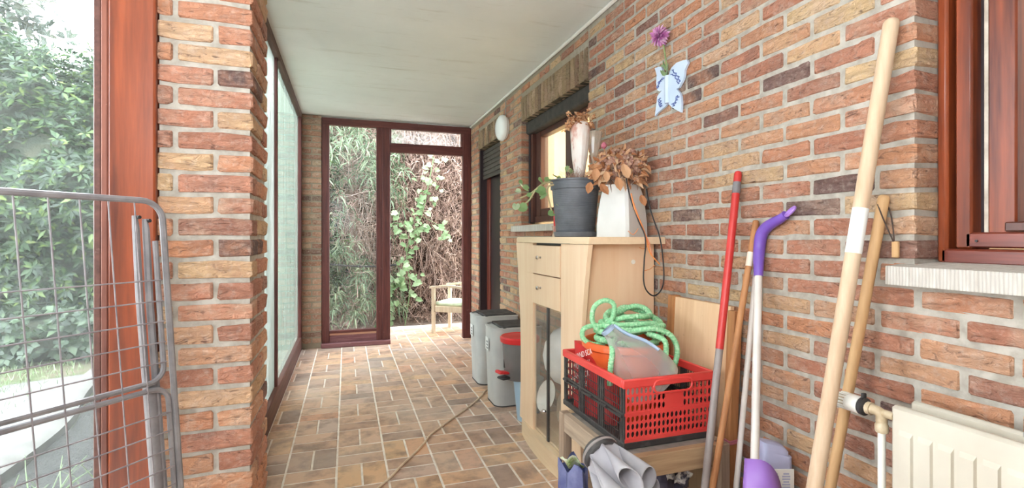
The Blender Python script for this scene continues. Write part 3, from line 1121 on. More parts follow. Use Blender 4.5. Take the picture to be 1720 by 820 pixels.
def shrub(name, label, cat, c, rad, seed, nros, leaf_mat, per, ln, wd, core=True, core_mat=None, group=None):
    t = thing(name, label, cat, (c[0], c[1], -0.06), group)
    r = np.random.RandomState(seed)
    d = unit(r.normal(0, 1, (nros, 3)))
    d[:, 1] = -np.abs(d[:, 1]) * 1.0 + 0.25 * (r.rand(nros))   # the side towards the porch carries the detail
    d = unit(d)
    ph = r.uniform(0, 6, 3)
    w = 1 + 0.10 * np.sin(5 * d[:, 0] + ph[0]) + 0.12 * np.sin(9 * d[:, 2] + ph[1]) + r.normal(0, 0.05, nros)
    pos = np.array(c) + d * np.array(rad) * w[:, None] * r.uniform(0.80, 1.03, (nros, 1))
    keep = pos[:, 2] > -0.02
    outw = d * np.array([1, 1, 1]) + np.array([0, -0.2, 0.55])
    leaf_cloud('foliage', pos[keep], outw[keep], per, ln, wd, leaf_mat, t)
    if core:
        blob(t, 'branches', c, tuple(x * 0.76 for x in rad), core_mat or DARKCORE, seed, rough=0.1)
    return t


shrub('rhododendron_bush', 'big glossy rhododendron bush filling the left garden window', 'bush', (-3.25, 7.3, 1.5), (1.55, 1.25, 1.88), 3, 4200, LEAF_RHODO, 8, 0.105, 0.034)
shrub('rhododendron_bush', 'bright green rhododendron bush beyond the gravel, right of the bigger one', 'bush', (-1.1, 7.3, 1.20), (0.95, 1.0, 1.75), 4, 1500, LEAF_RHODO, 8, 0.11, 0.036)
shrub('garden_tree', 'tall grey green tree behind the rhododendrons, against the white sky', 'tree', (-6.3, 9.4, 3.2), (2.0, 1.3, 3.0), 5, 1700, LEAF_TREE, 7, 0.19, 0.07)
shrub('garden_tree', 'hazy dull green tree top just right of the taller tree', 'tree', (-5.5, 9.3, 2.3), (1.3, 1.1, 1.9), 6, 1300, LEAF_TREE, 7, 0.18, 0.07)
shrub('ivy_bank', 'dark ground hugging ivy at the foot of the rhododendrons', 'ivy', (-2.9, 6.3, 0.12), (1.6, 0.45, 0.36), 8, 900, LEAF_DARK, 5, 0.08, 0.055)
# grass tufts on the lawn
g = 2600
gp = np.stack([NR.uniform(-4.6, -1.6, g), NR.uniform(2.6, 6.4, g), np.full(g, -0.06)], 1)
keep = gp[:, 0] < -2.15 - 0.1 * (gp[:, 1] - 4)
gp = gp[keep]
o = twig_cloud('grass', gp, np.stack([NR.normal(0, .4, len(gp)), NR.normal(0, .4, len(gp)), np.ones(len(gp))], 1), 0.07, 0.003, LEAF_VINE, None, 2, 0.3)
tag(o, 'sparse short grass growing on the lawn outside', 'grass')
g = 160
gp = np.stack([NR.uniform(-1.4, -0.6, g), NR.uniform(1.9, 2.9, g), np.full(g, -0.05)], 1)
o = twig_cloud('weeds', gp, np.stack([NR.normal(0, .5, g), NR.normal(0, .5, g), np.ones(g)], 1), 0.2, 0.004, LEAF_VINE, None, 3, 0.3)
tag(o, 'pale weeds sprouting from the dark gravel strip under the window', 'weed')

# dead conifer thicket behind the doorway
th = thing('dead_hedge', 'tall brown dead hedge of tangled bare twigs behind the open doorway', 'hedge', (1.0, 7.6, -0.04))
blob(th, 'branch_mass', (1.2, 8.3, 1.9), (2.6, 0.95, 3.2), DEADCORE, 12, rough=0.06)
n = 1500
st = np.stack([NR.uniform(-0.8, 2.6, n), NR.uniform(7.05, 7.7, n), NR.uniform(-0.05, 3.4, n)], 1)
twig_cloud('upright_twigs', st, np.stack([NR.normal(0, .25, n), NR.normal(-0.1, .2, n), NR.choice([1, 1, -0.6], n)], 1), 0.9, 0.0075, TWIG, th, 5, 0.22)
n = 4200
st = np.stack([NR.uniform(-0.8, 2.6, n), NR.uniform(6.75, 7.5, n), NR.uniform(-0.03, 3.2, n) ** 1.0], 1)
twig_cloud('tangled_twigs', st, NR.normal(0, 1, (n, 3)) + np.array([0, -0.2, -0.25]), 0.42, 0.0034, TWIG, th, 4, 0.45)
n = 1500
st = np.stack([NR.uniform(-0.8, 2.6, n), NR.uniform(6.75, 7.4, n), NR.uniform(0.0, 3.2, n)], 1)
leaf_cloud('dead_foliage', st, NR.normal(0, 1, (n, 3)) + np.array([0, -.4, -.2]), 7, 0.11, 0.012, LEAF_DEAD, th, 0.4)
cf = thing('conifer', 'pale green drooping conifer behind the tall dusty pane', 'tree', (0.1, 7.0, -0.04))
n = 1500
zz = NR.uniform(0.1, 3.6, n)
st = np.stack([NR.uniform(-1.2, 0.72, n), NR.uniform(6.55, 7.2, n), zz], 1)
keep = (np.sin(st[:, 2] * 3.1 + st[:, 0] * 2) + NR.normal(0, 0.6, n)) > 0.05
leaf_cloud('foliage', st[keep], NR.normal(0, .6, (keep.sum(), 3)) + np.array([0, -1, 0.1]), 8, 0.15, 0.018, LEAF_CONIFER, cf, 0.45)
MB().tube([(0.05, 7.15, -0.05), (0.1, 7.2, 1.5), (0.0, 7.2, 3.6)], [0.09, 0.07, 0.03], 8).build('trunk', TWIG, cf, True)
tw = NR.uniform(0, 1, 240)
twig_cloud('boughs', np.stack([NR.uniform(-0.9, 0.6, 240), np.full(240, 7.1), NR.uniform(0.2, 3.4, 240)], 1), np.stack([NR.normal(0, 1, 240), -np.abs(NR.normal(0, .5, 240)), NR.normal(-.1, .3, 240)], 1), 0.6, 0.006, TWIG, cf, 4, 0.2)
br = MB().tube(spline([(-0.55, 6.6, 0.86), (0.2, 6.62, 0.79), (0.62, 6.68, 0.80)], 5), 0.012, 6).build('fallen_branch', BLACKP, None, True)
tag(br, 'dark thin branch lying level across the conifer behind the tall pane', 'branch')

# green climber hanging in the dead hedge
def leaf_mesh(name, outline, mat, fold=0.15, curl=0.1):
    """flat outline (x along, y across) folded on its midrib; few triangles"""
    me = bpy.data.meshes.new(name)
    n = len(outline)
    vs = [(x, y, abs(y) * fold - curl * x * x) for x, y in outline]
    L = max(x for x, y in outline)
    vs.append((L * 0.45, 0, -curl * L * L * 0.2))
    fs = [(i, (i + 1) % n, n) for i in range(n)]
    me.from_pydata(vs, [], fs)
    me.materials.append(mat)
    return me


def put_leaf(parent, me, p, d, up, s=1.0, name='leaf'):
    o = link(bpy.data.objects.new(name, me))
    o.parent = parent
    x = Vector(d).normalized()
    z = Vector(up)
    z = (z - x * z.dot(x))
    z = z.normalized() if z.length > 1e-4 else x.orthogonal().normalized()
    y = z.cross(x)
    mt = Matrix((x, y, z)).transposed()
    o.rotation_euler = mt.to_euler()
    o.scale = (s, s, s)
    o.location = Vector(p) - ORIGIN.get(parent.name, Vector((0, 0, 0)))
    return o


LOBED = [(0, 0), (-0.015, 0.03), (0.01, 0.055), (0.04, 0.045), (0.055, 0.06), (0.075, 0.035), (0.11, 0.0), (0.075, -0.035), (0.055, -0.06), (0.04, -0.045), (0.01, -0.055), (-0.015, -0.03)]
VINE = [leaf_mesh('vine_leaf', [(x, y * k) for x, y in LOBED], LEAF_VINE, 0.2, 1.2) for k in (1.0, 0.85, 1.15)]
cl = thing('climbing_plant', 'light green lobed leaved climber hanging on the brown hedge in the doorway', 'plant', (0.85, 6.68, -0.03))
stem = spline([(0.74, 6.75, -0.03), (0.80, 6.70, 0.5), (0.76, 6.66, 1.0), (0.95, 6.66, 1.45), (1.05, 6.68, 1.9), (1.12, 6.7, 2.25)], 8)
MB().tube(stem, 0.007, 6).build('stem', LEAF_VINE, cl, True)
st2 = spline([(0.95, 6.66, 1.45), (1.2, 6.64, 1.3), (1.34, 6.62, 1.1)], 6)
st3 = spline([(0.84, 6.66, 1.2), (0.62, 6.64, 1.35), (0.52, 6.62, 1.3)], 6)
MB().tube(st2, 0.005, 6).tube(st3, 0.005, 6).build('side_stem', LEAF_VINE, cl, True)
anchors = stem[6:] + st2 + st3 + stem[10:34] * 2
for i in range(135):
    p = anchors[rng.randrange(len(anchors))] + Vector((rng.gauss(0, 0.085), rng.uniform(-0.14, 0.0), rng.gauss(0, 0.07)))
    put_leaf(cl, VINE[i % 3], p, (rng.gauss(0, 1), -0.5, rng.gauss(-0.5, 0.5)), (rng.gauss(0, .4), -1, 0.7), rng.uniform(0.42, 0.85))
lo = thing('climbing_plant', 'low pale green climber beside the doorway mullion, near the ground', 'plant', (0.52, 6.72, -0.03))
s4 = spline([(0.50, 6.8, -0.03), (0.52, 6.7, 0.35), (0.58, 6.66, 0.6)], 6)
MB().tube(s4, 0.006, 6).build('stem', LEAF_VINE, lo, True)
for i in range(26):
    p = s4[rng.randrange(len(s4))] + Vector((rng.gauss(0, 0.07), rng.uniform(-0.1, 0), rng.gauss(0, 0.06)))
    put_leaf(lo, VINE[i % 3], p, (rng.gauss(0, 1), -0.5, rng.gauss(-0.4, 0.5)), (rng.gauss(0, .4), -1, 0.6), rng.uniform(0.6, 1.1))

# garden chair outside the doorway
ch = thing('garden_chair', 'silvery wooden armchair with a green cushion outside the open doorway', 'chair', (1.16, 6.05, -0.035))
e1, e2 = Vector((0.777, -0.63, 0)), Vector((0.63, 0.777, 0))
P1 = Vector((1.0, 6.0, 0))
corner = {(0, 0): P1, (1, 0): P1 + e1 * 0.42, (0, 1): P1 + e2 * 0.42, (1, 1): P1 + e1 * 0.42 + e2 * 0.42}
ROT = Matrix.Rotation(math.atan2(e1.y, e1.x), 4, 'Z')


def leg_at(c, z0, z1, w=0.02):
    m = Matrix.Translation(c) @ ROT
    return MB().bbox(-w, w, -w, w, z0, z1, 0.004, m)


for kk, c in corner.items():
    leg_at(c, -0.035, 0.555 if kk[0] == 0 or kk[1] == 0 else 0.80).build('leg', TEAK, ch, True)
for (p, q) in (((0, 0), (1, 0)), ((0, 1), (1, 1)), ((0, 0), (0, 1)), ((1, 0), (1, 1))):
    a_, b_ = corner[p], corner[q]
    m = Matrix.Translation((a_ + b_) / 2) @ Matrix.Rotation(math.atan2((b_ - a_).y, (b_ - a_).x), 4, 'Z')
    MB().bbox(-0.205, 0.205, -0.012, 0.012, 0.265, 0.335, 0.004, m).build('seat_rail', TEAK, ch, True)
for (p, q) in (((0, 0), (1, 0)), ((0, 1), (1, 1))):
    a_, b_ = corner[p], corner[q]
    rows = []
    for t in np.linspace(-0.1, 1.06, 9):
        c = a_ + (b_ - a_) * t
        bow = 0.02 * math.sin(math.pi * max(0, min(1, t)))
        s_ = e2 * 0.028
        rows.append([tuple(c - s_ + Vector((0, 0, 0.545 + bow))), tuple(c + s_ + Vector((0, 0, 0.545 + bow))), tuple(c + s_ + Vector((0, 0, 0.572 + bow))), tuple(c - s_ + Vector((0, 0, 0.572 + bow))), tuple(c - s_ + Vector((0, 0, 0.545 + bow)))])
    MB().grid(rows).build('armrest', TEAK, ch, True)
m = Matrix.Translation(P1 + e1 * 0.42 + e2 * 0.21) @ ROT
bk = MB()
for k in range(5):
    bk.bbox(-0.012, 0.012, -0.19 + k * 0.085, -0.15 + k * 0.085, 0.34, 0.80, 0.003, m)
bk.bbox(-0.014, 0.014, -0.23, 0.23, 0.76, 0.83, 0.004, m).build('back_slats', TEAK, ch, True)
m = Matrix.Translation(P1 + e1 * 0.21 + e2 * 0.21) @ ROT
MB().bbox(-0.2, 0.2, -0.2, 0.2, 0.335, 0.385, 0.02, m).build('cushion', simple('sage_cushion', S(206, 216, 186), S(184, 196, 164), 0.9, 14, bump=0.2), ch, True)

# ================================================================== PORCH THINGS
# ---- drying rack folded against the garden window
rk = thing('drying_rack', 'grey folded wire clothes drying rack leaning by the garden window', 'drying rack', (-0.63, 1.25, 0.0))
RD = Vector((-0.6866, -0.8251, 0)) / math.hypot(0.6866, 0.8251)
RN = Vector((0.8251, -0.6866, 0)) / math.hypot(0.6866, 0.8251)


def rp(k, z, n=0.0):
    """point on the rack: k along it away from the pillar, z height, n off its plane"""
    k2 = k * 1.0734 - 0.066 * (1.2586 - z)
    return Vector((-0.452, 1.452, 0)) + RD * k2 + RN * n + Vector((0, 0, z))


RW = 0.52


def wing(z1, z0, nm, ext0=0.0):
    r = 0.036
    pts = []
    for (kc, zc, a0) in ((r, z1 - r, 90), (r, z0 + r, 180), (RW - r, z0 + r, 270), (RW - r, z1 - r, 0)):
        for s in range(7):
            a = math.radians(a0 + s * 15)
            pts.append(rp(kc + r * math.cos(a), zc + r * math.sin(a)))
    return MB().tube(pts, 0.0066, 8, True).build(nm, GREYMETAL, rk, True)


outer = []
for (kc, zc, a0) in ((RW - 0.045, 1.2586 - 0.045, 0), (0.045, 1.2586 - 0.045, 90)):
    for s in range(7):
        a = math.radians(a0 + s * 15)
        outer.append(rp(kc + 0.045 * math.cos(a) - 0.012, zc + 0.045 * math.sin(a), 0.004))
MB().tube([rp(RW - 0.012, 0.0, 0.004)] + outer + [rp(-0.012, 0.0, 0.004)], 0.0075, 8).build('outer_frame', GREYMETAL, rk, True)
fr = []
r = 0.036
pts = [rp(0.006, 1.16)]
for (kc, zc, a0) in ((r + 0.006, 0.808 + r, 180),):
    for s in range(7):
        a = math.radians(a0 + s * 15)
        pts.append(rp(kc + r * math.cos(a), zc + r * math.sin(a)))
pts += [rp(RW - r - .006, 0.808), rp(RW - 0.006, 0.84), rp(RW - 0.006, 1.16)]
wf = MB().tube(pts, 0.0066, 8).build('wing_frame', GREYMETAL, rk, True)
wf2 = wing(0.790, 0.33, 'wing_frame')
for z in (1.062, 1.010, 0.958, 0.906, 0.855):
    MB().tube([rp(0.002, z, 0.008), rp(RW - 0.004, z, 0.008)], 0.0018, 5).build('cross_wire', WIRE, rk, True)
for z in (0.725, 0.678, 0.631, 0.584, 0.537, 0.49, 0.443):
    MB().tube([rp(0.002, z, 0.008), rp(RW - 0.004, z, 0.008)], 0.0018, 5).build('cross_wire', WIRE, rk, True)
for i in range(9):
    k = 0.048 + 0.052 * i
    MB().tube([rp(k, 1.262, 0.005), rp(k, 0.81, 0.005), rp(k, 0.33, 0.005)], 0.0018, 5).build('upright_wire', WIRE, rk, True)
for (k0, nn, zt) in ((0.034, -0.022, 1.222), (0.017, -0.014, 1.214)):
    lg = MB().tube([rp(k0, zt, nn), rp(k0 - 0.001, zt - 0.03, nn), rp(k0 + 0.002, zt - 0.2, nn), rp(k0 - 0.004, 0.0, nn)], [0.006, 0.008, 0.0085, 0.0085], 8).build('leg', GREYMETAL, rk, True)
    MB().lathe([(0.0045, -0.006), (0.0045, 0.012)], rp(k0 - 0.004, zt - 0.004, nn), RN, 8).build('pivot', BLACKP, lg, True)
MB().tube([rp(0.028, 0.80, -0.02), rp(0.026, 0.0, -0.02)], 0.0155, 10).build('leg_sleeve', GREYMETAL, rk, True)

# ---- wall lamp
wl = thing('wall_lamp', 'round white bulkhead lamp on the brick wall between door and window', 'lamp', (A, 4.28, 2.155))
MB().lathe([(0.10, 0), (0.10, 0.018)], (A - 0.0, 4.28, 2.155), (-1, 0, 0), 32).build('base', WHITEP, wl, True)
MB().lathe([(0.108, 0.0), (0.116, 0.006), (0.118, 0.02), (0.108, 0.045), (0.08, 0.062), (0.04, 0.07), (0.002, 0.072)], (A - 0.018, 4.28, 2.155), (-1, 0, 0), 36).build('diffuser', simple('opal_glass', S(246, 247, 244), S(238, 240, 238), 0.25, 2), wl, True)
MB().tube([(A - 0.004, 4.28, 2.26), (A - 0.004, 4.275, 2.36), (A - 0.004, 4.28, 2.43)], 0.004, 6).build('cable', simple('grey_cable', S(176, 170, 160), S(150, 144, 136), 0.6, 20), wl, True)

# ---- butterfly wall vase with a purple flower
bf = thing('butterfly_vase', 'pale blue ceramic butterfly wall vase with dark blue scrolls on the bricks', 'wall vase', (A, 1.876, 1.83))
def bp(u, v):          # butterfly outline as (y, z) on the wall, from a tracing grid of 0.2194 px
    uu, vv = 1060 + 0.2194 * u, 30 + 0.2194 * v
    d = 833 * 1.36 / CT / (uu - 582)
    return ((d - 1.36 * ST) / CT, 1.17 + (398 - vv) / 833 * d)
RW_ = [(290, 440), (310, 385), (350, 345), (400, 326), (430, 320), (440, 345), (425, 375), (415, 400), (412, 440), (405, 470), (370, 535), (350, 545), (375, 572), (385, 600), (390, 660), (385, 725), (340, 700), (310, 680), (292, 660)]
LW_ = [(280, 660), (265, 680), (240, 700), (205, 730), (185, 755), (190, 715), (195, 680), (205, 600), (240, 555), (222, 565), (205, 555), (195, 500), (200, 440), (185, 385), (210, 377), (235, 375), (250, 420), (278, 440)]
CER = simple('pale_blue_ceramic', S(206, 220, 240), S(194, 210, 234), 0.2, 6, coat=0.4)
COB = simple('cobalt_glaze', S(86, 104, 168), S(112, 130, 190), 0.3, 20)
MB().prism([bp(*p) for p in RW_], 'X', A - 0.014, A - 0.004).build('wing', CER, bf)
MB().prism([bp(*p) for p in LW_], 'X', A - 0.014, A - 0.004).build('wing', CER, bf)
b0, b1 = bp(284, 445), bp(284, 655)
MB().lathe([(0.012, 0), (0.013, 0.04), (0.013, b0[1] - b1[1])], (A - 0.015, b0[0], b1[1]), (0, 0, 1), 12, cap1=False).build('body', CER, bf, True)
sc = MB()
for path in ([(318, 395), (345, 425), (372, 455), (380, 495)], [(225, 480), (215, 520), (205, 540)], [(225, 610), (235, 650), (240, 680)], [(372, 600), (350, 640), (330, 680)],
             [(310, 430), (340, 440), (360, 480), (372, 510)], [(255, 460), (235, 480), (218, 500)], [(215, 620), (225, 660), (232, 685)], [(360, 590), (345, 650), (322, 665)]):
    n_ = len(path)
    w_ = []
    for i in range(13):
        t = i / 12 * (n_ - 1)
        k = min(int(t), n_ - 2)
        f_ = t - k
        x = path[k][0] * (1 - f_) + path[k + 1][0] * f_ + 9 * math.sin(i * 1.9)
        y = path[k][1] * (1 - f_) + path[k + 1][1] * f_ + 6 * math.cos(i * 1.9)
        yy, zz = bp(x, y)
        w_.append((A - 0.0145, yy, zz))
    sc.tube(w_, 0.0026, 5)
sc.build('painted_scroll', COB, bf, True)
fl = thing('dahlia_stem', 'purple pink artificial flower standing in the butterfly vase', 'flower', (A - 0.015, b0[0], b0[1] - 0.09))
fy, fz = bp(265, 145)
STEMM = simple('green_stem', S(150, 168, 110), S(120, 140, 90), 0.6, 20)
MB().tube(spline([(A - 0.015, b0[0], b0[1] - 0.09), (A - 0.018, b0[0] - 0.002, b0[1] + 0.02), (A - 0.03, fy, fz)], 5), 0.0035, 6).build('stem', STEMM, fl, True)
PETAL = leaf_material('mauve_petal', [(0, S(192, 106, 176)), (0.5, S(222, 152, 206)), (1, S(242, 206, 232))], 0.6, 0.25)
pm = leaf_mesh('petal', [(0, 0), (0.014, 0.0065), (0.036, 0.006), (0.045, 0), (0.036, -0.006), (0.014, -0.0065)], PETAL, 0.5, 6.0)
fc = Vector((A - 0.04, fy, fz))
for i in range(96):
    f_ = i / 96
    th_ = i * 2.39996
    ph_ = math.acos(1 - 1.45 * f_)
    d = Vector((-math.cos(ph_), math.sin(ph_) * math.cos(th_), math.sin(ph_) * math.sin(th_)))
    put_leaf(fl, pm, fc, d, (-1, 0, 0.2), rng.uniform(0.9, 1.1), 'petal')
lm = leaf_mesh('stem_leaf', [(0, 0), (0.012, 0.007), (0.03, 0.005), (0.042, 0), (0.03, -0.005), (0.012, -0.007)], LEAF_VINE, 0.2, 3)
for i in range(9):
    put_leaf(fl, lm, (A - 0.02, b0[0] + rng.gauss(0, .006), b0[1] + rng.uniform(-0.005, 0.06)), (-0.4, rng.gauss(0, 1), 0.9), (-1, 0, 0.3), 1.0)

# ---- radiator, valve and pipe
ra = thing('radiator', 'cream ribbed panel radiator under the varnished window', 'radiator', (1.275, 0.1, 0.17))
rx = 1.238
MB().bbox(rx, rx + 0.022, -0.72, 0.842, 0.17, 0.768, 0.007).build('front_panel', RADCREAM, ra, True)
MB().bbox(1.300, 1.318, -0.72, 0.838, 0.17, 0.772, 0.006).build('back_panel', RADCREAM, ra, True)
for i in range(26):
    y = 0.806 - i * 0.0405
    zt, zb = 0.716, 0.22
    w = 0.0125
    MB().add([(rx + 0.001, y - w - .003, zb), (rx + 0.001, y + w + .003, zb), (rx - 0.0065, y + w, zb + .01), (rx - 0.0065, y - w, zb + .01),
              (rx + 0.001, y - w - .003, zt), (rx + 0.001, y + w + .003, zt), (rx - 0.0065, y + w, zt - .012), (rx - 0.0065, y - w, zt - .012)],
             [(3, 2, 6, 7), (0, 3, 7, 4), (2, 1, 5, 6), (7, 6, 5, 4), (0, 1, 2, 3)]).build('rib', RADCREAM, ra)
MB().bbox(rx + 0.022, 1.30, -0.72, 0.83, 0.72, 0.752, 0.003).build('top_grille', RADCREAM, ra)
MB().bbox(1.297, 1.321, 0.60, 0.625, 0.764, 0.776, 0.002).build('clip', simple('zinc_clip', S(170, 166, 160), S(140, 136, 130), 0.5, 30), ra)
# wall brackets carry the radiator
MB().bbox(1.318, A - 0.006, 0.55, 0.58, 0.25, 0.70, 0.002).bbox(1.318, A - 0.006, -0.4, -0.37, 0.25, 0.70, 0.002).build('bracket', RADCREAM, ra)
BRASSY = simple('painted_brass', S(206, 190, 162), S(178, 156, 124), 0.4, 30)
va = thing('radiator_valve', 'white thermostat valve with ribbed head on the radiator pipe', 'valve', (1.25, 0.868, 0.0))
vx, vz = 1.247, 0.738
MB().tube([(vx, 0.868, 0.0), (vx, 0.868, 0.70)], 0.0085, 12).build('pipe', WHITEP, va, True)
MB().lathe([(0.013, 0.0), (0.0145, 0.004), (0.0145, 0.018), (0.012, 0.022), (0.012, 0.03)], (vx, 0.868, 0.69), (0, 0, 1), 12).build('nut', BRASSY, va, True)
MB().tube(spline([(vx, 0.868, 0.715), (vx, 0.869, 0.732), (vx, 0.878, 0.739), (vx, 0.905, 0.739)], 6), 0.0125, 12).build('elbow', BRASSY, va, True)
MB().lathe([(0.016, 0), (0.016, 0.01), (0.013, 0.012)], (vx, 0.892, 0.739), (0, 1, 0), 12).build('union_ring', BRASSY, va, True)
MB().tube([(vx, 0.866, 0.738), (vx, 0.838, 0.738)], 0.010, 12).build('tail', BRASSY, va, True)
MB().lathe([(0.018, 0), (0.0225, 0.003), (0.0225, 0.012), (0.019, 0.014)], (vx, 0.905, 0.739), (0, 1, 0), 20).build('collar', BLACKP, va, True)
hd = MB().lathe([(0.0215, 0.0), (0.0225, 0.003), (0.0225, 0.030), (0.020, 0.034)], (vx, 0.919, 0.739), (0, 1, 0), 24).build('thermostat_head', WHITEP, va, True)
MB().lathe([(0.0188, 0.033), (0.0188, 0.056), (0.017, 0.058)], (vx, 0.919, 0.739), (0, 1, 0), 24).build('grip_core', BRASSY, va, True)
for k in range(16):
    a_ = 2 * math.pi * k / 16
    m = Matrix.Translation((vx, 0.961, 0.739)) @ Matrix.Rotation(a_, 4, 'Y')
    MB().bbox(-0.0024, 0.0024, -0.012, 0.012, 0.0185, 0.0225, 0.001, m).build('grip_rib', WHITEP, hd)
MB().bbox(vx - 0.006, vx + 0.006, 0.908, 0.917, 0.76, 0.773, 0.002).build('stop_tab', BLACKP, va)

# ---- tools leaning on the wall


def lean(name, label, cat, top, foot, radius, mat, group=None, n=14, round_top=True):
    t = thing(name, label, cat, foot, group)
    T, F = Vector(top), Vector(foot)
    L = (T - F).length
    prof = [(radius * 0.9, 0), (radius, 0.004), (radius, L - radius * 0.7)]
    if round_top:
        prof += [(radius * 0.85, L - radius * 0.25), (radius * 0.5, L)]
    else:
        prof += [(radius, L)]
    return t, T, F, L, (T - F).normalized(), prof


t, T, F, L, D_, prof = lean('broom_handle', 'thick pale wooden handle, the tallest, with a white sticker halfway', 'handle', (1.348, 0.912, 1.738), (1.05, 0.984, 0.0), 0.0185, PALESTICK)
MB().lathe(prof, F, D_, 16).build('shaft', PALESTICK, t, True)
MB().lathe([(0.0189, 0.0), (0.0189, 0.118)], F + D_ * 1.145, D_, 16, cap0=False, cap1=False).build('sticker', simple('white_paper', S(244, 242, 238), S(234, 232, 228), 0.6, 4), t, True)
t, T, F, L, D_, prof = lean('rake_handle', 'shorter pale wooden handle with a cord loop, passing behind the radiator valve', 'handle', (1.353, 0.935, 1.281), (1.24, 1.088, 0.0), 0.0135, STICK)
MB().lathe(prof, F, D_, 14).build('shaft', STICK, t, True)
pT = F + D_ * (L - 0.025)
cp = [pT + Vector((-0.013, 0.004, 0)), pT + Vector((-0.014, -0.008, -0.03)), pT + Vector((-0.004, -0.024, -0.085)), pT + Vector((0.004, -0.026, -0.10)), pT + Vector((0.008, -0.022, -0.07)), pT + Vector((0.014, -0.010, -0.02)), pT + Vector((0.012, 0.0, 0.004))]
MB().tube(spline(cp, 5), 0.0018, 5).build('cord', simple('brown_cord', S(92, 74, 66), S(70, 56, 50), 0.8, 20), t, True)
MB().bbox(-0.005, 0.005, -0.008, 0.008, -0.042, 0.0, 0.002, Matrix.Translation(cp[3] + Vector((0, -0.004, 0.002)))).build('wooden_tag', STICK, t, True)

RED = simple('red_coating', S(206, 60, 56), S(194, 50, 48), 0.35, 10)
GREYTUBE = simple('grey_tube', S(160, 150, 148), S(142, 134, 132), 0.4, 14)
t, T, F, L, D_, prof = lean('mop_pole', 'red and grey metal pole leaning in front of the crate', 'pole', (1.355, 1.454, 1.409), (1.05, 1.322, 0.0), 0.0125, RED)
MB().lathe([(0.0125, 0), (0.0125, 0.815)], F, D_, 14).build('lower_tube', GREYTUBE, t, True)
MB().lathe([(0.0136, 0.805), (0.0136, L - 0.085)], F, D_, 14).build('red_sleeve', RED, t, True)
MB().lathe([(0.0142, L - 0.085), (0.0142, L - 0.042)], F, D_, 14).build('grey_ring', simple('grey_grip', S(130, 126, 130), S(108, 104, 108), 0.5, 14), t, True)
MB().lathe([(0.0136, L - 0.042), (0.0136, L - 0.012), (0.011, L - 0.003), (0.006, L)], F, D_, 14).build('end_cap', RED, t, True)
t, T, F, L, D_, prof = lean('cane_stick', 'thin brown wooden stick with a small white label, beside the red pole', 'stick', (1.36, 1.376, 1.228), (1.05, 1.316, 0.0), 0.011, BROWNSTICK)
MB().lathe(prof, F, D_, 12).build('shaft', BROWNSTICK, t, True)
MB().lathe([(0.0113, 0), (0.0113, 0.05)], F + D_ * (L - 0.165), D_, 12, cap0=False, cap1=False).build('label_band', simple('pale_label', S(236, 222, 206), S(226, 208, 190), 0.6, 8), t, True)
WTUBE = simple('white_lacquered_tube', S(226, 218, 212), S(212, 204, 198), 0.35, 10)
t, T, F, L, D_, prof = lean('white_pole', 'thin white metal pole just left of the purple handled tool', 'pole', (1.350, 1.366, 1.052), (1.19, 1.328, 0.0), 0.0095, WTUBE)
MB().lathe(prof, F, D_, 12).build('shaft', WTUBE, t, True)
PURPLE = simple('purple_plastic', S(126, 92, 188), S(114, 80, 176), 0.35, 6)
VIOLET = simple('violet_plastic', S(172, 130, 212), S(160, 116, 204), 0.4, 6)
t, T, F, L, D_, prof = lean('long_handled_scoop', 'long white tube with bent purple grip and a violet scoop at its foot', 'scoop', (1.33, 1.335, 1.065), (1.05, 1.082, 0.0), 0.0125, WTUBE)
MB().lathe([(0.0125, 0.5), (0.0125, L - 0.02)], F, D_, 14).build('tube', WTUBE, t, True)
MB().lathe([(0.0132, 0.70), (0.0132, 0.712)], F, D_, 14).build('tube_joint', WTUBE, t, True)
gp_ = [T - D_ * 0.03, T + D_ * 0.03, T + D_ * 0.075 + Vector((0.002, 0.0, 0)), T + Vector((0.022, 0.008, 0.115)), T + Vector((0.022, -0.02, 0.142)), T + Vector((0.02, -0.065, 0.162)), T + Vector((0.02, -0.092, 0.176))]
gs = spline(gp_, 5)
gr = MB().tube(gs, [0.0145 + 0.0055 * math.sin(math.pi * min(1, i / (len(gs) - 1) * 1.1)) for i in range(len(gs))], 14).build('grip', PURPLE, t, True)
e_ = gp_[-1]
ring = []
for s in range(16):
    a_ = 2 * math.pi * s / 16
    ring.append(e_ + Vector((0, -0.017, 0.010)) + Vector((0, -0.83, 0.55)) * 0.020 * math.cos(a_) + Vector((0.6, 0.35, 0.5)) * 0.014 * math.sin(a_))
MB().tube(ring, 0.0055, 8, True).build('hanging_eye', VIOLET, gr, True)
# scoop blade: a curved shell with raised sides, standing on the floor
rows = []
sv = Vector((0.9486, -0.3166, 0))                       # across the blade
nv = D_.cross(sv).normalized()
for i in range(9):
    s = i / 8
    row = []
    for j in range(13):
        q = j / 12
        x = -0.024 + (0.105 + 0.03 * s) * q - 0.02 * s
        top = 0.512 - 13.0 * max(0.0, x - 0.002) ** 2
        h_ = top * (1 - s) + 0.012
        row.append(F + D_ * h_ + sv * x - nv * (0.020 - 0.05 * (2 * q - 1) ** 2 * 0.6))
    rows.append(row)
bl = MB().grid(rows).build('blade', VIOLET, t, True)
sm = bl.modifiers.new('thick', 'SOLIDIFY')
sm.thickness = 0.006
MB().lathe([(0.0145, 0.30), (0.0145, 0.485), (0.013, 0.49)], F, D_, 14).build('socket', VIOLET, t, True)

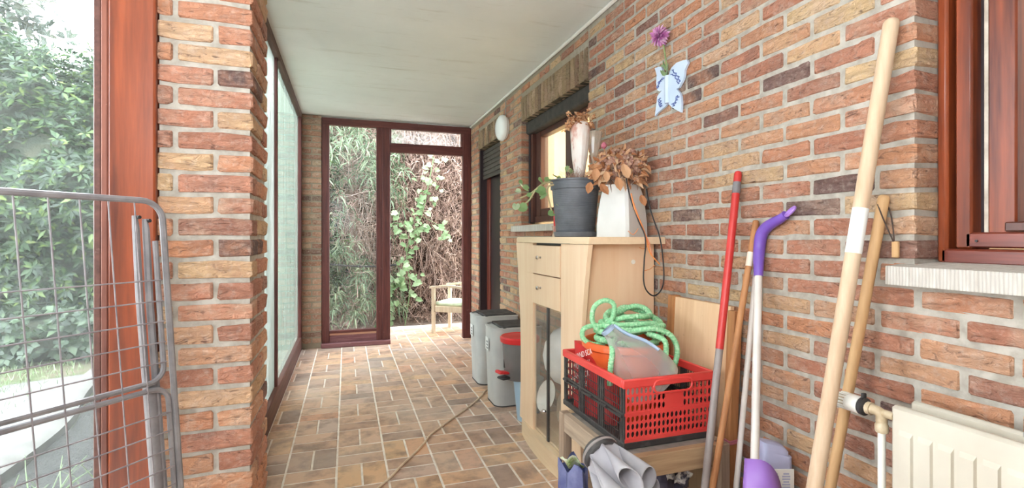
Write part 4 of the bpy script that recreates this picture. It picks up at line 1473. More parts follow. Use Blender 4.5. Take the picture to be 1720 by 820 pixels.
# ---- leaning board with battens
bd = thing('plywood_board', 'plain plywood board with battened edges leaning on the bricks behind the crate', 'board', (1.30, 1.64, 0.0))
def lx(z, off=0.0):
    return 1.300 + 0.048 * z / 0.914 + off
MB().add([(lx(z, o), y, z) for z in (0.10, 0.913) for y in (1.475, 1.80) for o in (-0.008, 0.008)],
         [(0, 2, 3, 1), (4, 5, 7, 6), (0, 1, 5, 4), (2, 6, 7, 3), (0, 4, 6, 2), (1, 3, 7, 5)]).build('panel', PLY, bd)
for (y0_, y1_, zt) in ((1.798, 1.835, 0.918), (1.443, 1.478, 0.90)):
    MB().add([(lx(z, o), y, z) for z in (0.0, zt) for y in (y0_, y1_) for o in (-0.017, 0.017)],
             [(0, 2, 3, 1), (4, 5, 7, 6), (0, 1, 5, 4), (2, 6, 7, 3), (0, 4, 6, 2), (1, 3, 7, 5)]).build('batten', BROWNSTICK, bd)
rs_ = MB()
for zt in (0.425, 0.433):
    rs_.tube([(lx(zt, o), y, zt + 0.004 * (i % 2)) for i, (o, y) in enumerate(((-0.021, 1.439), (-0.021, 1.481), (0.021, 1.481), (0.021, 1.439)))], 0.004, 6, True)
rs_.build('pink_string', simple('pink_string', S(206, 128, 140), S(186, 104, 120), 0.7, 30), bd, True)

# ---- lavender bottle on a box
bxo = MB().bbox(1.225, 1.362, 1.17, 1.315, 0.0, 0.235, 0.004).build('cardboard_box', simple('brown_card', S(196, 160, 122), S(182, 146, 108), 0.8, 8), None, origin=(1.29, 1.24, 0))
tag(bxo, 'low brown cardboard box by the wall under the lavender bottle', 'box')
jb = thing('detergent_bottle', 'lavender plastic bottle with a white printed label beside the purple scoop', 'bottle', (1.298, 1.245, 0.235))
LAV = simple('lavender_plastic', S(188, 190, 220), S(176, 178, 212), 0.35, 4)
JR = Matrix.Translation((1.300, 1.245, 0)) @ Matrix.Rotation(-0.3221, 4, 'Z')
def rrect(hx, hy, r, n=4):
    o = []
    for cx, cy, a0 in ((hx - r, hy - r, 0), (-hx + r, hy - r, 90), (-hx + r, -hy + r, 180), (hx - r, -hy + r, 270)):
        for s in range(n + 1):
            a = math.radians(a0 + 90 * s / n)
            o.append((cx + r * math.cos(a), cy + r * math.sin(a)))
    return o
def loft(rings, mb=None, cap=True):
    mb = mb or MB()
    n = len(rings[0])
    vs = [p for r in rings for p in r]
    fs = [(i * n + k, i * n + (k + 1) % n, (i + 1) * n + (k + 1) % n, (i + 1) * n + k) for i in range(len(rings) - 1) for k in range(n)]
    if cap:
        fs += [tuple(range(n))[::-1], tuple((len(rings) - 1) * n + k for k in range(n))]
    return mb.add(vs, fs)
def jring(hx, hy, r, z, dx=0.0, tilt=0.0):
    return [JR @ Vector((x + dx, y, z - tilt * (x + dx))) for x, y in rrect(hx, hy, r)]
loft([jring(.044, .031, .016, .235), jring(.048, .034, .018, .245), jring(.048, .034, .018, .455), jring(.0475, .034, .018, .478, 0, .1), jring(.042, .029, .018, .484, -.002, .22), jring(.043, .03, .018, .496, -.003, .22), jring(.034, .024, .016, .509, -.008, .2), jring(.016, .012, .008, .513, -.012, .2)]).build('body', LAV, jb, True)
lab = MB().bbox(-0.046, 0.0475, -0.0352, -0.033, 0.275, 0.440, 0.001, JR).build('label', WHITEP, jb)
prn = MB()
for cx, rows_ in ((-0.014, 7), (0.022, 6)):
    for k in range(rows_):
        z = 0.428 - k * 0.0085
        w = 0.0125 if k % 3 else 0.009
        prn.box(cx - w, cx + w, -0.0358, -0.0351, z - 0.005, z, JR)
prn.build('print_lines', simple('grey_violet_print', S(186, 188, 210), S(176, 178, 204), 0.6, 10), lab)

# ---- bins
BINGREY = simple('grey_bin_plastic', S(198, 198, 196), S(182, 182, 182), 0.5, 5)
STICKER = simple('white_sticker', S(240, 240, 238), S(228, 228, 226), 0.5, 10)
PRINT = simple('grey_print', S(150, 150, 152), S(130, 130, 134), 0.6, 20)


def slim_bin(y0, y1, x0, x1, hb, label):
    t = thing('waste_bin', label, 'bin', ((x0 + x1) / 2, (y0 + y1) / 2, 0), 'slim grey bins along the wall')
    def plan(g, z, xo=0.0):
        r = 0.07
        o = []
        for cx, cy, a0 in ((x1 - 0.02, y1 - 0.02, 0), (x0 + r, y1 - r, 90), (x0 + r, y0 + r, 180), (x1 - 0.02, y0 + 0.02, 270)):
            rr = (r if cx < x1 - 0.03 else 0.02) + g
            for s in range(6):
                a = math.radians(a0 + 18 * s)
                o.append((cx + rr * math.cos(a) + xo, cy + rr * math.sin(a), z))
        # gentle bow of the front
        return [(x - 0.02 * max(0, 1 - ((y - (y0 + y1) / 2) / ((y1 - y0) / 2)) ** 2) if x < x0 + 0.08 else x, y, z) for x, y, z in o]
    loft([plan(-0.022, 0.0), plan(-0.018, 0.012), plan(-0.008, 0.28), plan(0.0, hb - 0.05), plan(0.0, hb)]).build('body', BINGREY, t, True)
    loft([plan(-0.024, 0.0), plan(-0.016, 0.001), plan(-0.016, 0.008), plan(-0.024, 0.009)]).build('base_rim', DUSTBLACK, t, True)
    MB().bbox(x0 + 0.045, x1 - 0.01, y0 + 0.012, y1 - 0.012, hb - 0.003, hb + 0.018, 0.006).build('lid', DUSTBLACK, t, True)
    loft([plan(0.002, hb - 0.006), plan(0.003, hb + 0.006), plan(-0.012, hb + 0.010)], cap=False).build('rim', BINGREY, t, True)
    s = MB().bbox(x0 - 0.0215, x0 - 0.018, (y0 + y1) / 2 - 0.02, (y0 + y1) / 2 + 0.055, hb - 0.165, hb - 0.075, 0.001).build('sticker', STICKER, t)
    q = MB()
    for k in range(3):
        q.box(x0 - 0.0222, x0 - 0.0214, (y0 + y1) / 2 - 0.012 + 0.003 * k, (y0 + y1) / 2 + 0.03, hb - 0.155 + k * 0.022, hb - 0.142 + k * 0.022)
    q.build('print', PRINT, s)
    MB().bbox(x0 + 0.05, x0 + 0.075, y0 + 0.006, y0 + 0.016, hb - 0.02, hb + 0.014, 0.003).build('hinge', BLACKP, t)
    return t


slim_bin(3.755, 4.07, 0.985, 1.31, 0.535, 'farther slim grey waste bin with a black lid, nearest the house door')
slim_bin(3.225, 3.52, 0.965, 1.30, 0.535, 'nearer slim grey waste bin with a black lid, right behind the red lidded one')
bu = thing('blue_bucket', 'light blue plastic bucket under the red lidded pedal bin', 'bucket', (1.105, 3.0, 0))
LBLUE = simple('light_blue_plastic', S(184, 212, 234), S(170, 200, 226), 0.4, 5)
MB().lathe([(0.066, 0), (0.07, 0.004), (0.094, 0.25), (0.101, 0.252), (0.101, 0.266), (0.094, 0.268)], (1.105, 2.985, 0), n=28).build('body', LBLUE, bu, True)
pb = thing('pedal_bin', 'small dark grey pedal bin with a bright red lid standing on the blue bucket', 'bin', (1.055, 3.0, 0.268))
PBG = simple('dark_grey_plastic', S(122, 120, 120), S(106, 104, 106), 0.5, 6)
REDP = simple('bright_red_plastic', S(226, 52, 56), S(212, 42, 48), 0.35, 6)
pc = (1.052, 2.995, 0.269)
MB().lathe([(0.094, 0), (0.098, 0.006), (0.112, 0.235)], pc, n=28).build('body', PBG, pb, True)
MB().lathe([(0.121, 0.232), (0.126, 0.238), (0.127, 0.262), (0.118, 0.270), (0.105, 0.266), (0.06, 0.274), (0.002, 0.276)], pc, n=32).build('lid', REDP, pb, True)
pdn = Matrix.Translation((pc[0] - 0.085, pc[1] - 0.02, pc[2] + 0.045)) @ Matrix.Rotation(0.35, 4, 'Z')
MB().bbox(-0.085, 0.02, -0.028, 0.028, -0.008, 0.008, 0.005, pdn @ Matrix.Rotation(0.18, 4, 'Y')).bbox(-0.085, -0.055, -0.03, 0.03, -0.004, 0.012, 0.005, pdn @ Matrix.Rotation(0.18, 4, 'Y')).build('pedal', REDP, pb, True)
MB().bbox(-0.065, 0.04, -0.034, 0.034, -0.034, -0.018, 0.006, pdn).bbox(-0.012, 0.02, -0.04, 0.04, 0.02, 0.085, 0.008, pdn).build('pedal_housing', BLACKP, pb, True)

# ---- floor cable
cbp = [(0.05, 2.12), (0.10, 2.30), (0.153, 2.395), (0.199, 2.458), (0.265, 2.57), (0.362, 2.718), (0.425, 2.83), (0.478, 2.93), (0.643, 3.132), (0.76, 3.27), (0.873, 3.418), (0.945, 3.525), (1.02, 3.64), (1.20, 3.66), (1.33, 3.65)]
ca = MB().tube(spline([(x, y, 0.0065) for x, y in cbp], 6), 0.0058, 8).build('floor_cable', simple('dusty_beige_cable', S(222, 198, 172), S(200, 176, 150), 0.6, 20), None, True)
tag(ca, 'beige cable trailing across the tiles towards the grey bins', 'cable')

# ---- beech cabinet
cbn = thing('display_cabinet', 'pale beech display cabinet with two drawers and glass doors against the brick wall', 'cabinet', (1.18, 2.38, 0.0))
top = [(0.982, 1.905), (0.972, 2.15), (0.968, 2.38), (0.972, 2.62), (0.984, 2.858), (1.366, 2.858), (1.366, 1.905)]
tb = MB()
tb.prism(top, 'Z', 1.138, 1.166)
tb.prism([(x + (0.004 if x < 1.2 else 0), y + (0.004 if y < 2 else -0.004 if y > 2.8 else 0)) for x, y in top], 'Z', 1.166, 1.1699)
tb.build('top_board', BEECH_TOP, cbn)
MB().bbox(0.998, 1.362, 1.986, 2.004, 0.10, 1.138, 0.002).build('side_panel', BEECH_SIDE, cbn)
MB().bbox(0.998, 1.362, 2.772, 2.790, 0.79, 1.138, 0.002).bbox(1.33, 1.362, 2.772, 2.790, 0.10, 0.79, 0.002).build('side_panel', BEECH_SIDE, cbn)
MB().box(1.002, 1.33, 2.778, 2.783, 0.10, 0.79).build('side_glass', GLASS_CAB, cbn)
MB().bbox(1.352, 1.362, 2.004, 2.772, 0.79, 1.138, 0.001).build('back_panel', simple('grey_beige_back', S(206, 184, 160), S(188, 166, 146), 0.5, 3), cbn)


def stile(yin, side, nm):
    """front upright with a flared outer edge; side -1 towards the camera, +1 away"""
    prof = [(1.136, 0.288), (1.05, 0.268), (0.95, 0.249), (0.82, 0.229), (0.69, 0.213), (0.5, 0.205), (0.3, 0.207), (0.10, 0.222)]
    poly = [(yin, 1.136)] + [(yin + side * w, z) for z, w in prof] + [(yin, 0.10)]
    return MB().prism(poly, 'X', 0.982, 1.002).build(nm, BEECH, cbn)


stile(2.196, -1, 'front_stile')
stile(2.574, 1, 'front_stile')
base = [(0.995, 1.975)] + [(0.958 + 0.24 * (y - 2.42) ** 2, y) for y in np.linspace(2.0, 2.78, 12)] + [(1.0, 2.80), (1.362, 2.80), (1.362, 1.975)]
MB().prism(base, 'Z', 0.0, 0.10).build('plinth', BEECH_TOP, cbn)
MB().bbox(1.002, 1.352, 2.004, 2.772, 0.10, 0.112, 0.002).build('bottom_board', BEECH_TOP, cbn)
MB().bbox(1.002, 1.352, 2.004, 2.772, 0.79, 0.806, 0.002).build('inner_shelf', BEECH_TOP, cbn)
MB().box(1.004, 1.03, 2.196, 2.574, 1.126, 1.138).build('top_gap_rail', BLACKP, cbn)  # black strip standing in for the shade in the gap above the drawers
CHROME = simple('chrome', S(230, 228, 226), S(210, 208, 206), 0.15, 10, metallic=1.0)
for (z0, z1) in ((0.972, 1.124), (0.808, 0.966)):
    rows = []
    dr = MB()
    for y in np.linspace(2.200, 2.664, 7):
        xb = 0.976 + 0.05 * (y - 2.43) ** 2
        rows.append([(xb, y, z0), (xb, y, z1), (1.004, y, z1), (1.004, y, z0), (xb, y, z0)])
    dr.grid(rows).add([rows[0][i] for i in range(4)], [(0, 1, 2, 3)]).add([rows[-1][i] for i in range(4)], [(3, 2, 1, 0)])
    do = dr.build('drawer', BEECH, cbn)
    zc = (z0 + z1) / 2 + 0.012
    MB().lathe([(0.007, 0), (0.005, 0.008), (0.010, 0.016), (0.011, 0.022), (0.007, 0.026)], (0.977, 2.447, zc), (-1, 0, 0), 12).build('knob', CHROME, do, True)
MB().lathe([(0.011, 0), (0.010, 0.003), (0.002, 0.004)], (1.25, 1.9858, 1.055), (0, -1, 0), 16).build('screw_cap', simple('cream_cap', S(246, 240, 228), S(240, 232, 218), 0.4, 5), cbn, True)
for (y0_, y1_, zb) in ((2.200, 2.372, 0.108), (2.388, 2.585, 0.108)):
    gd = MB().box(0.9905, 0.9955, y0_, y1_, zb, 0.803).build('glass_door', GLASS_CAB, cbn)
MB().bbox(0.986, 0.999, 2.370, 2.390, 0.108, 0.803, 0.002).build('centre_strip', simple('dark_strip', S(70, 66, 64), S(52, 50, 50), 0.4, 10), cbn)
MB().lathe([(0.008, 0), (0.012, 0.01), (0.009, 0.018)], (0.986, 2.40, 0.26), (-1, 0, 0), 12).build('glass_knob', CHROME, cbn, True)
# things kept inside
SHADE = simple('white_fabric_shade', S(240, 240, 238), S(228, 228, 226), 0.8, 20, bump=0.1)
cu1 = blob(None, 'cushion', (1.20, 2.42, 0.235), (0.135, 0.17, 0.122), simple('beige_cushion', S(206, 190, 168), S(188, 172, 152), 0.9, 12, bump=0.3), 21, 12, 0.1)
tag(cu1, 'crumpled beige cushion at the bottom of the glass cabinet', 'cushion')
sh = thing('paper_lampshade', 'big round white lampshade stored behind the cabinet glass', 'lampshade', (1.18, 2.50, 0.35))
MB().lathe([(0.05, 0.0), (0.10, 0.025), (0.145, 0.09), (0.158, 0.16), (0.145, 0.23), (0.10, 0.295), (0.05, 0.32)], (1.18, 2.50, 0.352), n=32, cap0=False, cap1=False).build('shade', SHADE, sh, True)
MB().lathe([(0.05, 0.318), (0.052, 0.324), (0.03, 0.326)], (1.18, 2.50, 0.352), n=20).build('ring', CHROME, sh, True)
bw = thing('white_plate', 'small white plate leaning inside the cabinet below the lampshade', 'plate', (1.04, 2.55, 0.24))
MB().lathe([(0.03, 0), (0.055, 0.006), (0.085, 0.018), (0.087, 0.02), (0.055, 0.010), (0.03, 0.005)], (1.045, 2.50, 0.30), (-0.9, -0.1, 0.35), 28).build('dish', WHITEP, bw, True)

# ---- pots on the cabinet
RIGHT = Vector((0.9486, -0.3166, 0))
UP = Vector((0, 0, 1))
TOW = Vector((-0.3166, -0.9486, 0))
pp = thing('potted_plant', 'charcoal plastic pot with a straggling green plant on the cabinet', 'potted plant', (1.137, 2.36, 1.17))


def pot_material():
    k = M('charcoal_pot')
    v = k.coords()
    w = k.n('ShaderNodeTexWave', wave_type='BANDS', bands_direction='Z')
    w.inputs['Scale'].default_value = 34
    k.l(v, w.inputs['Vector'])
    n = k.noise(v, 12, 4)
    k.l(k.ramp(n, [(0.4, S(112, 116, 124)), (0.65, S(96, 100, 108))]), k.b.inputs['Base Color'])
    k.b.inputs['Roughness'].default_value = 0.5
    k.bump(w.outputs['Fac'], 0.25, 0.003)
    return k.m


PC = Vector((1.137, 2.36, 1.17))
MB().lathe([(0.098, 0.022), (0.101, 0.026), (0.121, 0.245), (0.129, 0.247), (0.130, 0.285), (0.134, 0.288), (0.134, 0.296), (0.126, 0.297), (0.122, 0.27)], PC, n=48, cap1=False).build('pot', pot_material(), pp, True)
MB().lathe([(0.105, 0.0), (0.109, 0.003), (0.113, 0.026), (0.108, 0.026), (0.103, 0.008)], PC, n=48).build('saucer', simple('charcoal_saucer', S(108, 110, 118), S(128, 130, 136), 0.5, 12), pp, True)
MB().lathe([(0.002, 0.258), (0.08, 0.262), (0.121, 0.262)], PC, n=24, cap0=False, cap1=False).build('soil', SOIL, pp, True)
ROUND = [(0, 0), (-0.008, 0.014), (0.0, 0.026), (0.014, 0.030), (0.028, 0.026), (0.036, 0.012), (0.038, 0), (0.036, -0.012), (0.028, -0.026), (0.014, -0.030), (0.0, -0.026), (-0.008, -0.014)]
PL = [leaf_mesh('pot_leaf', [(x, y * k) for x, y in ROUND], LEAF_POT, 0.25, 5) for k in (1.0, 0.8)]
stems = [
    [(-0.06, 0.26, 0), (-0.13, 0.30, 0.0), (-0.18, 0.27, 0.02), (-0.235, 0.225, 0.03), (-0.29, 0.20, 0.03)],
    [(-0.07, 0.26, .03), (-0.14, 0.28, .05), (-0.20, 0.25, 0.07), (-0.25, 0.18, 0.08), (-0.30, 0.155, .08)],
    [(-0.03, 0.26, 0), (-0.04, 0.30, 0), (-0.02, 0.33, 0), (-0.03, 0.36, 0)],
    [(-0.10, 0.27, 0.05), (-0.15, 0.25, .06), (-0.135, 0.16, .05), (-0.12, 0.11, 0.05)]]
for st_ in stems:
    sp_ = spline([PC + RIGHT * a + UP * b + TOW * c for a, b, c in st_], 5)
    MB().tube(sp_, 0.0045, 6).build('stem', simple('pale_stem', S(190, 160, 128), S(168, 178, 130), 0.7, 20) if 'pale_stem' not in bpy.data.materials else bpy.data.materials['pale_stem'], pp, True)
leaf_spots = [(-0.10, 0.31, 0.02, 1.1), (-0.14, 0.30, 0.03, 1.0), (-0.175, 0.275, 0.06, 1.3), (-0.20, 0.24, 0.08, 1.5), (-0.185, 0.205, .08, 1.2), (-0.25, 0.245, .05, 1.1), (-0.28, 0.27, .03, 1.0), (-0.31, 0.24, .04, .9),
              (-0.29, 0.15, .09, 1.3), (-0.31, 0.165, .09, 1.1), (-0.12, 0.12, .06, 1.0), (-0.10, 0.17, .05, .8), (-0.03, 0.36, 0, 0.9), (-0.015, 0.345, .01, .7), (-0.05, 0.29, .03, .9), (0.02, 0.30, .05, .8), (-0.075, 0.305, 0.0, .9), (-0.23, 0.21, .05, 1.0)]
for i, (a, b, c, s) in enumerate(leaf_spots):
    p = PC + RIGHT * a + UP * b + TOW * c
    put_leaf(pp, PL[i % 2], p, RIGHT * rng.gauss(-0.3, 0.7) + UP * rng.gauss(-0.2, .4) + TOW * 0.4, TOW + UP * 0.8 + RIGHT * rng.gauss(0, .3), s * 0.75)
# small pinkish dry twigs in the same pot
n = 260
ang_ = NR.uniform(0, 6.28, n)
st = np.array(PC) + np.stack([0.09 * np.cos(ang_) * NR.rand(n) + 0.02, 0.09 * np.sin(ang_) * NR.rand(n) - 0.02, np.full(n, 0.26)], 1)
twig_cloud('dry_twigs', st, np.stack([NR.normal(0, .5, n), NR.normal(0, .5, n), np.ones(n)], 1), 0.10, 0.0016, FLORET, pp, 3, 0.4)

# wrapped bouquets stuck in the pot
bq = thing('wrapped_bouquet', 'dried bouquet in a white paper cone standing in the charcoal pot', 'bouquet', tuple(PC + RIGHT * 0.015 + UP * 0.262))
b0_ = PC + RIGHT * 0.02 + UP * 0.262
ax = (RIGHT * 0.02 + UP * 1.0).normalized()


def wrap_material():
    k = M('printed_wrap')
    v = k.coords((1, 1, 0.5))
    n = k.noise(v, 14, 4, 0.6)
    c = k.ramp(n, [(0.40, S(240, 232, 226)), (0.52, S(236, 222, 214)), (0.6, S(214, 164, 150)), (0.72, S(190, 130, 120))])
    k.l(c, k.b.inputs['Base Color'])
    k.b.inputs['Roughness'].default_value = 0.35
    return k.m


MB().lathe([(0.022, 0.0), (0.026, 0.05), (0.042, 0.16), (0.050, 0.26), (0.052, 0.30), (0.040, 0.335), (0.044, 0.30)], b0_, ax, 14, cap1=False).build('paper_cone', wrap_material(), bq, True, angle=25)
hd_ = np.array(b0_ + ax * 0.33)
n = 130
leaf_cloud('dried_flowers', hd_ + NR.normal(0, 1, (n, 3)) * np.array([.03, .024, .02]), NR.normal(0, 1, (n, 3)) + np.array([0, -.3, .8]), 5, 0.020, 0.012, LEAF_BROWN, bq, 0.1)
b2 = thing('cellophane_cone', 'empty clear plastic cone on a thin stem, right of the wrapped bouquet', 'bouquet', tuple(PC + RIGHT * 0.085 + UP * 0.262))
q0 = PC + RIGHT * 0.085 + UP * 0.262
CELLO = glass_material('cellophane', 0.42, S(236, 226, 214), (1, 1, 0.3), 12, 0.9)
MB().tube([q0, q0 + RIGHT * 0.012 + UP * 0.15], 0.004, 6).build('stem', BROWNSTICK, b2, True)
MB().lathe([(0.006, 0.0), (0.016, 0.035), (0.028, 0.09), (0.036, 0.165), (0.0365, 0.168)], q0 + RIGHT * 0.010 + UP * 0.12, RIGHT * 0.06 + UP, 12, cap0=True, cap1=False).build('cone', CELLO, b2, True, angle=20)

# red candle in a little glass
cd = thing('red_candle', 'thin red candle stub in a little glass holder left of the charcoal pot', 'candle', (1.098, 2.53, 1.17))
MB().lathe([(0.010, 0.03), (0.0105, 0.04), (0.0105, 0.148), (0.006, 0.152)], (1.098, 2.53, 1.17), n=14).build('candle', REDP, cd, True)
MB().lathe([(0.024, 0.0), (0.02, 0.006), (0.012, 0.028), (0.022, 0.06), (0.021, 0.06), (0.010, 0.03)], (1.098, 2.53, 1.17), n=18, cap1=False).build('holder', CELLO, cd, True)

# ---- white square vase with dried hydrangea
vs_ = thing('dried_hydrangea', 'tapered white vase full of dried brown hydrangea leaves on the cabinet', 'vase', (1.236, 2.066, 1.17))
VC = Vector((1.236, 2.062, 1.17))
sidev, fro = RIGHT, TOW


def vring(hd1, z, ch=0.012):
    o = []
    cs = [(hd1, 0), (0, hd1), (-hd1, 0), (0, -hd1)]
    for i in range(4):
        p, c, q = cs[i - 1], cs[i], cs[(i + 1) % 4]
        for w in (p, q):
            d = math.hypot(w[0] - c[0], w[1] - c[1])
            o.append(VC + sidev * (c[0] + (w[0] - c[0]) / d * ch) * 1.0 + fro * (c[1] + (w[1] - c[1]) / d * ch) * 0.95 + UP * z)
    return o


loft([vring(.127, 0.0), vring(.126, 0.06), vring(.118, 0.13), vring(.105, 0.20), vring(.090, 0.245), vring(.080, .243), vring(.08, .18)]).build('vase', simple('white_vase', S(226, 226, 224), S(216, 215, 212), 0.4, 6), vs_, True, angle=30)
DL = [leaf_mesh('dry_leaf', [(0, 0), (0.012, 0.014 * k), (0.032, 0.022 * k), (0.052, 0.015 * k), (0.070, 0), (0.052, -0.015 * k), (0.032, -0.022 * k), (0.012, -0.014 * k)], LEAF_BROWN, f_, c_) for k, f_, c_ in ((0.75, 0.6, 5), (0.55, -0.5, 8), (0.85, 0.35, -5), (0.65, 0.9, 6))]
HC = VC + UP * 0.315
for i in range(280):
    th_, ph_ = rng.uniform(0, 2 * math.pi), math.acos(rng.uniform(-0.75, 1))
    d = Vector((math.sin(ph_) * math.cos(th_), math.sin(ph_) * math.sin(th_), math.cos(ph_)))
    r_ = rng.uniform(0.7, 1.0)
    q = HC + RIGHT * d.x * 0.13 * r_ + TOW * d.y * 0.105 * r_ + UP * (d.z * 0.088 * r_ + 0.008)
    if d.x > 0.2:
        q -= UP * 0.03 * rng.random()
    if q.x > 1.305:
        q.x = 1.305 - rng.uniform(0, 0.03)
    put_leaf(vs_, DL[i % 4], q, RIGHT * (d.x + rng.gauss(0, .5)) + TOW * (d.y + rng.gauss(0, .5)) + UP * (d.z * 0.5 - 0.35 + rng.gauss(0, .5)), Vector((rng.gauss(0, 1), rng.gauss(0, 1), .8)) + TOW * 0.5, rng.uniform(0.4, 0.8))
for (a, b, c, s) in ((-0.155, 0.255, 0.05, 1.0), (-0.115, 0.245, 0.08, 1.0), (-0.09, 0.30, 0.09, .9), (-0.045, 0.27, 0.12, 1.1), (0.06, 0.19, 0.12, 0.9), (-0.13, 0.32, .05, 1.1), (-0.02, 0.33, 0.12, 1.2)):
    put_leaf(vs_, DL[2], VC + RIGHT * a + UP * b + TOW * c, RIGHT * rng.gauss(-.2, .3) - UP * 0.8 + TOW * 0.2, TOW + UP * 0.3, s)
n = 150
dd = unit(NR.normal(0, 1, (n, 3)))
cc = np.array(HC) + np.array([0, 0, 0.03]) + np.outer(dd[:, 0], np.array(RIGHT)) * 0.105 + np.outer(np.abs(dd[:, 1]), np.array(TOW)) * 0.085 + np.outer(dd[:, 2], np.array(UP)) * 0.062
cc[:, 0] = np.minimum(cc[:, 0], 1.335)
leaf_cloud('florets', cc, dd + np.array([0, -.3, .4]), 6, 0.018, 0.012, FLORET, vs_, 0.05)
n = 70
twig_cloud('stems', np.array(VC + UP * 0.2) + NR.normal(0, .03, (n, 3)) * np.array([1, 1, .3]), np.stack([NR.normal(-.3, .3, n), NR.normal(-.1, .5, n), np.ones(n)], 1), 0.16, 0.0022, TWIG, vs_, 4, 0.12)
pkb = thing('dried_flower', 'single dark pink dried bud rising left of the brown hydrangea', 'flower', tuple(VC + UP * 0.24))
pt_ = VC + RIGHT * -0.085 + UP * 0.425
MB().tube(spline([VC + RIGHT * -0.03 + UP * 0.24, VC + RIGHT * -0.06 + UP * 0.34, pt_], 5), 0.0025, 6).build('stem', BROWNSTICK, pkb, True)
MB().lathe([(0.004, 0), (0.013, 0.008), (0.014, 0.018), (0.006, 0.03)], pt_ - UP * 0.008, UP, 10).build('bud', simple('dusky_pink', S(196, 116, 130), S(170, 90, 110), 0.8, 60), pkb, True)
# strands hanging out of the vase
YC = 1.889
def onface(u, v, Y=YC):
    xc = (u - 860) / 833
    X = Y * (xc * CT + ST) / (-xc * ST + CT)
    d = X * ST + Y * CT
    return Vector((X, Y, 1.17 + (398 - v) / 833 * d))
ORANGE = simple('orange_ribbon', S(238, 156, 92), S(226, 130, 66), 0.5, 10)
rb = thing('ribbon_strands', 'orange ribbon strands hanging from the white vase over the cabinet edge', 'ribbon', (1.26, 1.89, 1.17))
MB().tube(spline([onface(1060, 325, 1.92), onface(1066, 350, 1.91), onface(1078, 378, 1.90), onface(1086, 402), onface(1092, 425), onface(1108, 444)], 6), 0.0032, 6).build('strand', ORANGE, rb, True)
MB().tube(spline([onface(1064, 340, 1.915), onface(1080, 385, 1.90), onface(1090, 408), onface(1096, 432)], 6), 0.0028, 6).build('strand', simple('salmon_ribbon', S(240, 170, 140), S(230, 140, 110), 0.5, 10), rb, True)
MB().tube(spline([onface(1055, 388, 1.90), onface(1064, 394, 1.90), onface(1072, 384, 1.90)], 6), 0.0016, 5).tube(spline([onface(1074, 416), onface(1082, 418), onface(1092, 408)], 6), 0.0014, 5).tube(spline([onface(1082, 455), onface(1092, 452), onface(1100, 445)], 6), 0.0014, 5).build('thin_strand', ORANGE, rb, True)
blk = thing('black_cable', 'black cable looping down from the vase beside the cabinet side panel', 'cable', (1.30, 1.89, 1.17))
MB().tube(spline([onface(1052, 300, 1.95), onface(1058, 330, 1.93), onface(1072, 370, 1.905), onface(1084, 400), onface(1082, 440), onface(1081, 470), onface(1086, 488), onface(1098, 497), onface(1110, 488), onface(1115, 468), onface(1113, 430), onface(1108, 398), onface(1100, 375, 1.905), onface(1092, 350, 1.92), onface(1086, 318, 1.95)], 6), 0.0034, 6).build('cord', BLACKP, blk, True)

# ---- bench
bn = thing('wooden_bench', 'low weathered wooden bench carrying the red crate', 'bench', (1.06, 1.65, 0))
bx0, bx1, by0, by1, bz = 0.836, 1.272, 1.402, 1.892, 0.45
for (x, y) in ((bx0, by1), (bx0, by0), (bx1, by1), (bx1, by0)):
    xa = x if x < 1 else x - 0.04
    yy = y if y < 1.6 else y - 0.042
    MB().bbox(xa, xa + 0.04, yy, yy + 0.042, 0, bz - 0.002, 0.003).build('leg', GREYWOOD_Z, bn)
MB().bbox(bx0 + 0.004, bx0 + 0.034, by0 + 0.042, by1 - 0.042, bz - 0.075, bz, 0.003).build('side_rail', GREYWOOD, bn)
MB().bbox(bx1 - 0.034, bx1 - 0.004, by0 + 0.042, by1 - 0.042, bz - 0.075, bz, 0.003).build('side_rail', GREYWOOD, bn)
MB().bbox(bx0 + 0.04, bx1 - 0.04, by0 + 0.004, by0 + 0.034, bz - 0.075, bz, 0.003).build('end_rail', GREYWOOD_X, bn)
MB().bbox(bx0 + 0.04, bx1 - 0.04, by1 - 0.034, by1 - 0.004, bz - 0.075, bz, 0.003).build('end_rail', GREYWOOD_X, bn)
MB().bbox(bx0 + 0.034, bx1 - 0.034, by0 + 0.034, by1 - 0.034, bz - 0.022, bz - 0.004, 0.003).build('seat_board', simple('dusty_grey_board', S(150, 140, 132), S(126, 118, 112), 0.95, 18), bn)

# ---- folding crate
CRED = simple('crate_red', S(234, 80, 74), S(224, 66, 62), 0.4, 5)
CBLK = simple('crate_black', S(62, 58, 58), S(92, 88, 86), 0.55, 30, lo=0.5, hi=0.8)
cx0, cx1, cy0, cy1, cz0, cz1 = 0.893, 1.262, 1.475, 1.962, 0.4475, 0.684
cr = thing('folding_crate', 'red and black folding plastic crate on the wooden bench', 'crate', (1.08, 1.72, cz0))
# rim
rim = MB()
rim.bbox(cx0 - .006, cx1 + .006, cy0 - .006, cy0 + .008, cz1 - .030, cz1, .003).bbox(cx0 - .006, cx1 + .006, cy1 - .008, cy1 + .006, cz1 - .030, cz1, .003)
rim.bbox(cx0 - .006, cx0 + .008, cy0 + .008, cy1 - .008, cz1 - .030, cz1, .003).bbox(cx1 - .008, cx1 + .006, cy0 + .008, cy1 - .008, cz1 - .030, cz1, .003)
rim.build('rim', CRED, cr, True)
MB().bbox(cx0, cx1, cy0, cy1, cz0, cz0 + .008, .002).bbox(cx0 - .004, cx1 + .004, cy0 - .004, cy0 + .006, cz0, cz0 + .022, .002).bbox(cx0 - .004, cx1 + .004, cy1 - .006, cy1 + .004, cz0, cz0 + .022, .002).bbox(cx0 - .004, cx0 + .006, cy0, cy1, cz0, cz0 + .022, .002).bbox(cx1 - .006, cx1 + .004, cy0, cy1, cz0, cz0 + .022, .002).build('base', CBLK, cr)


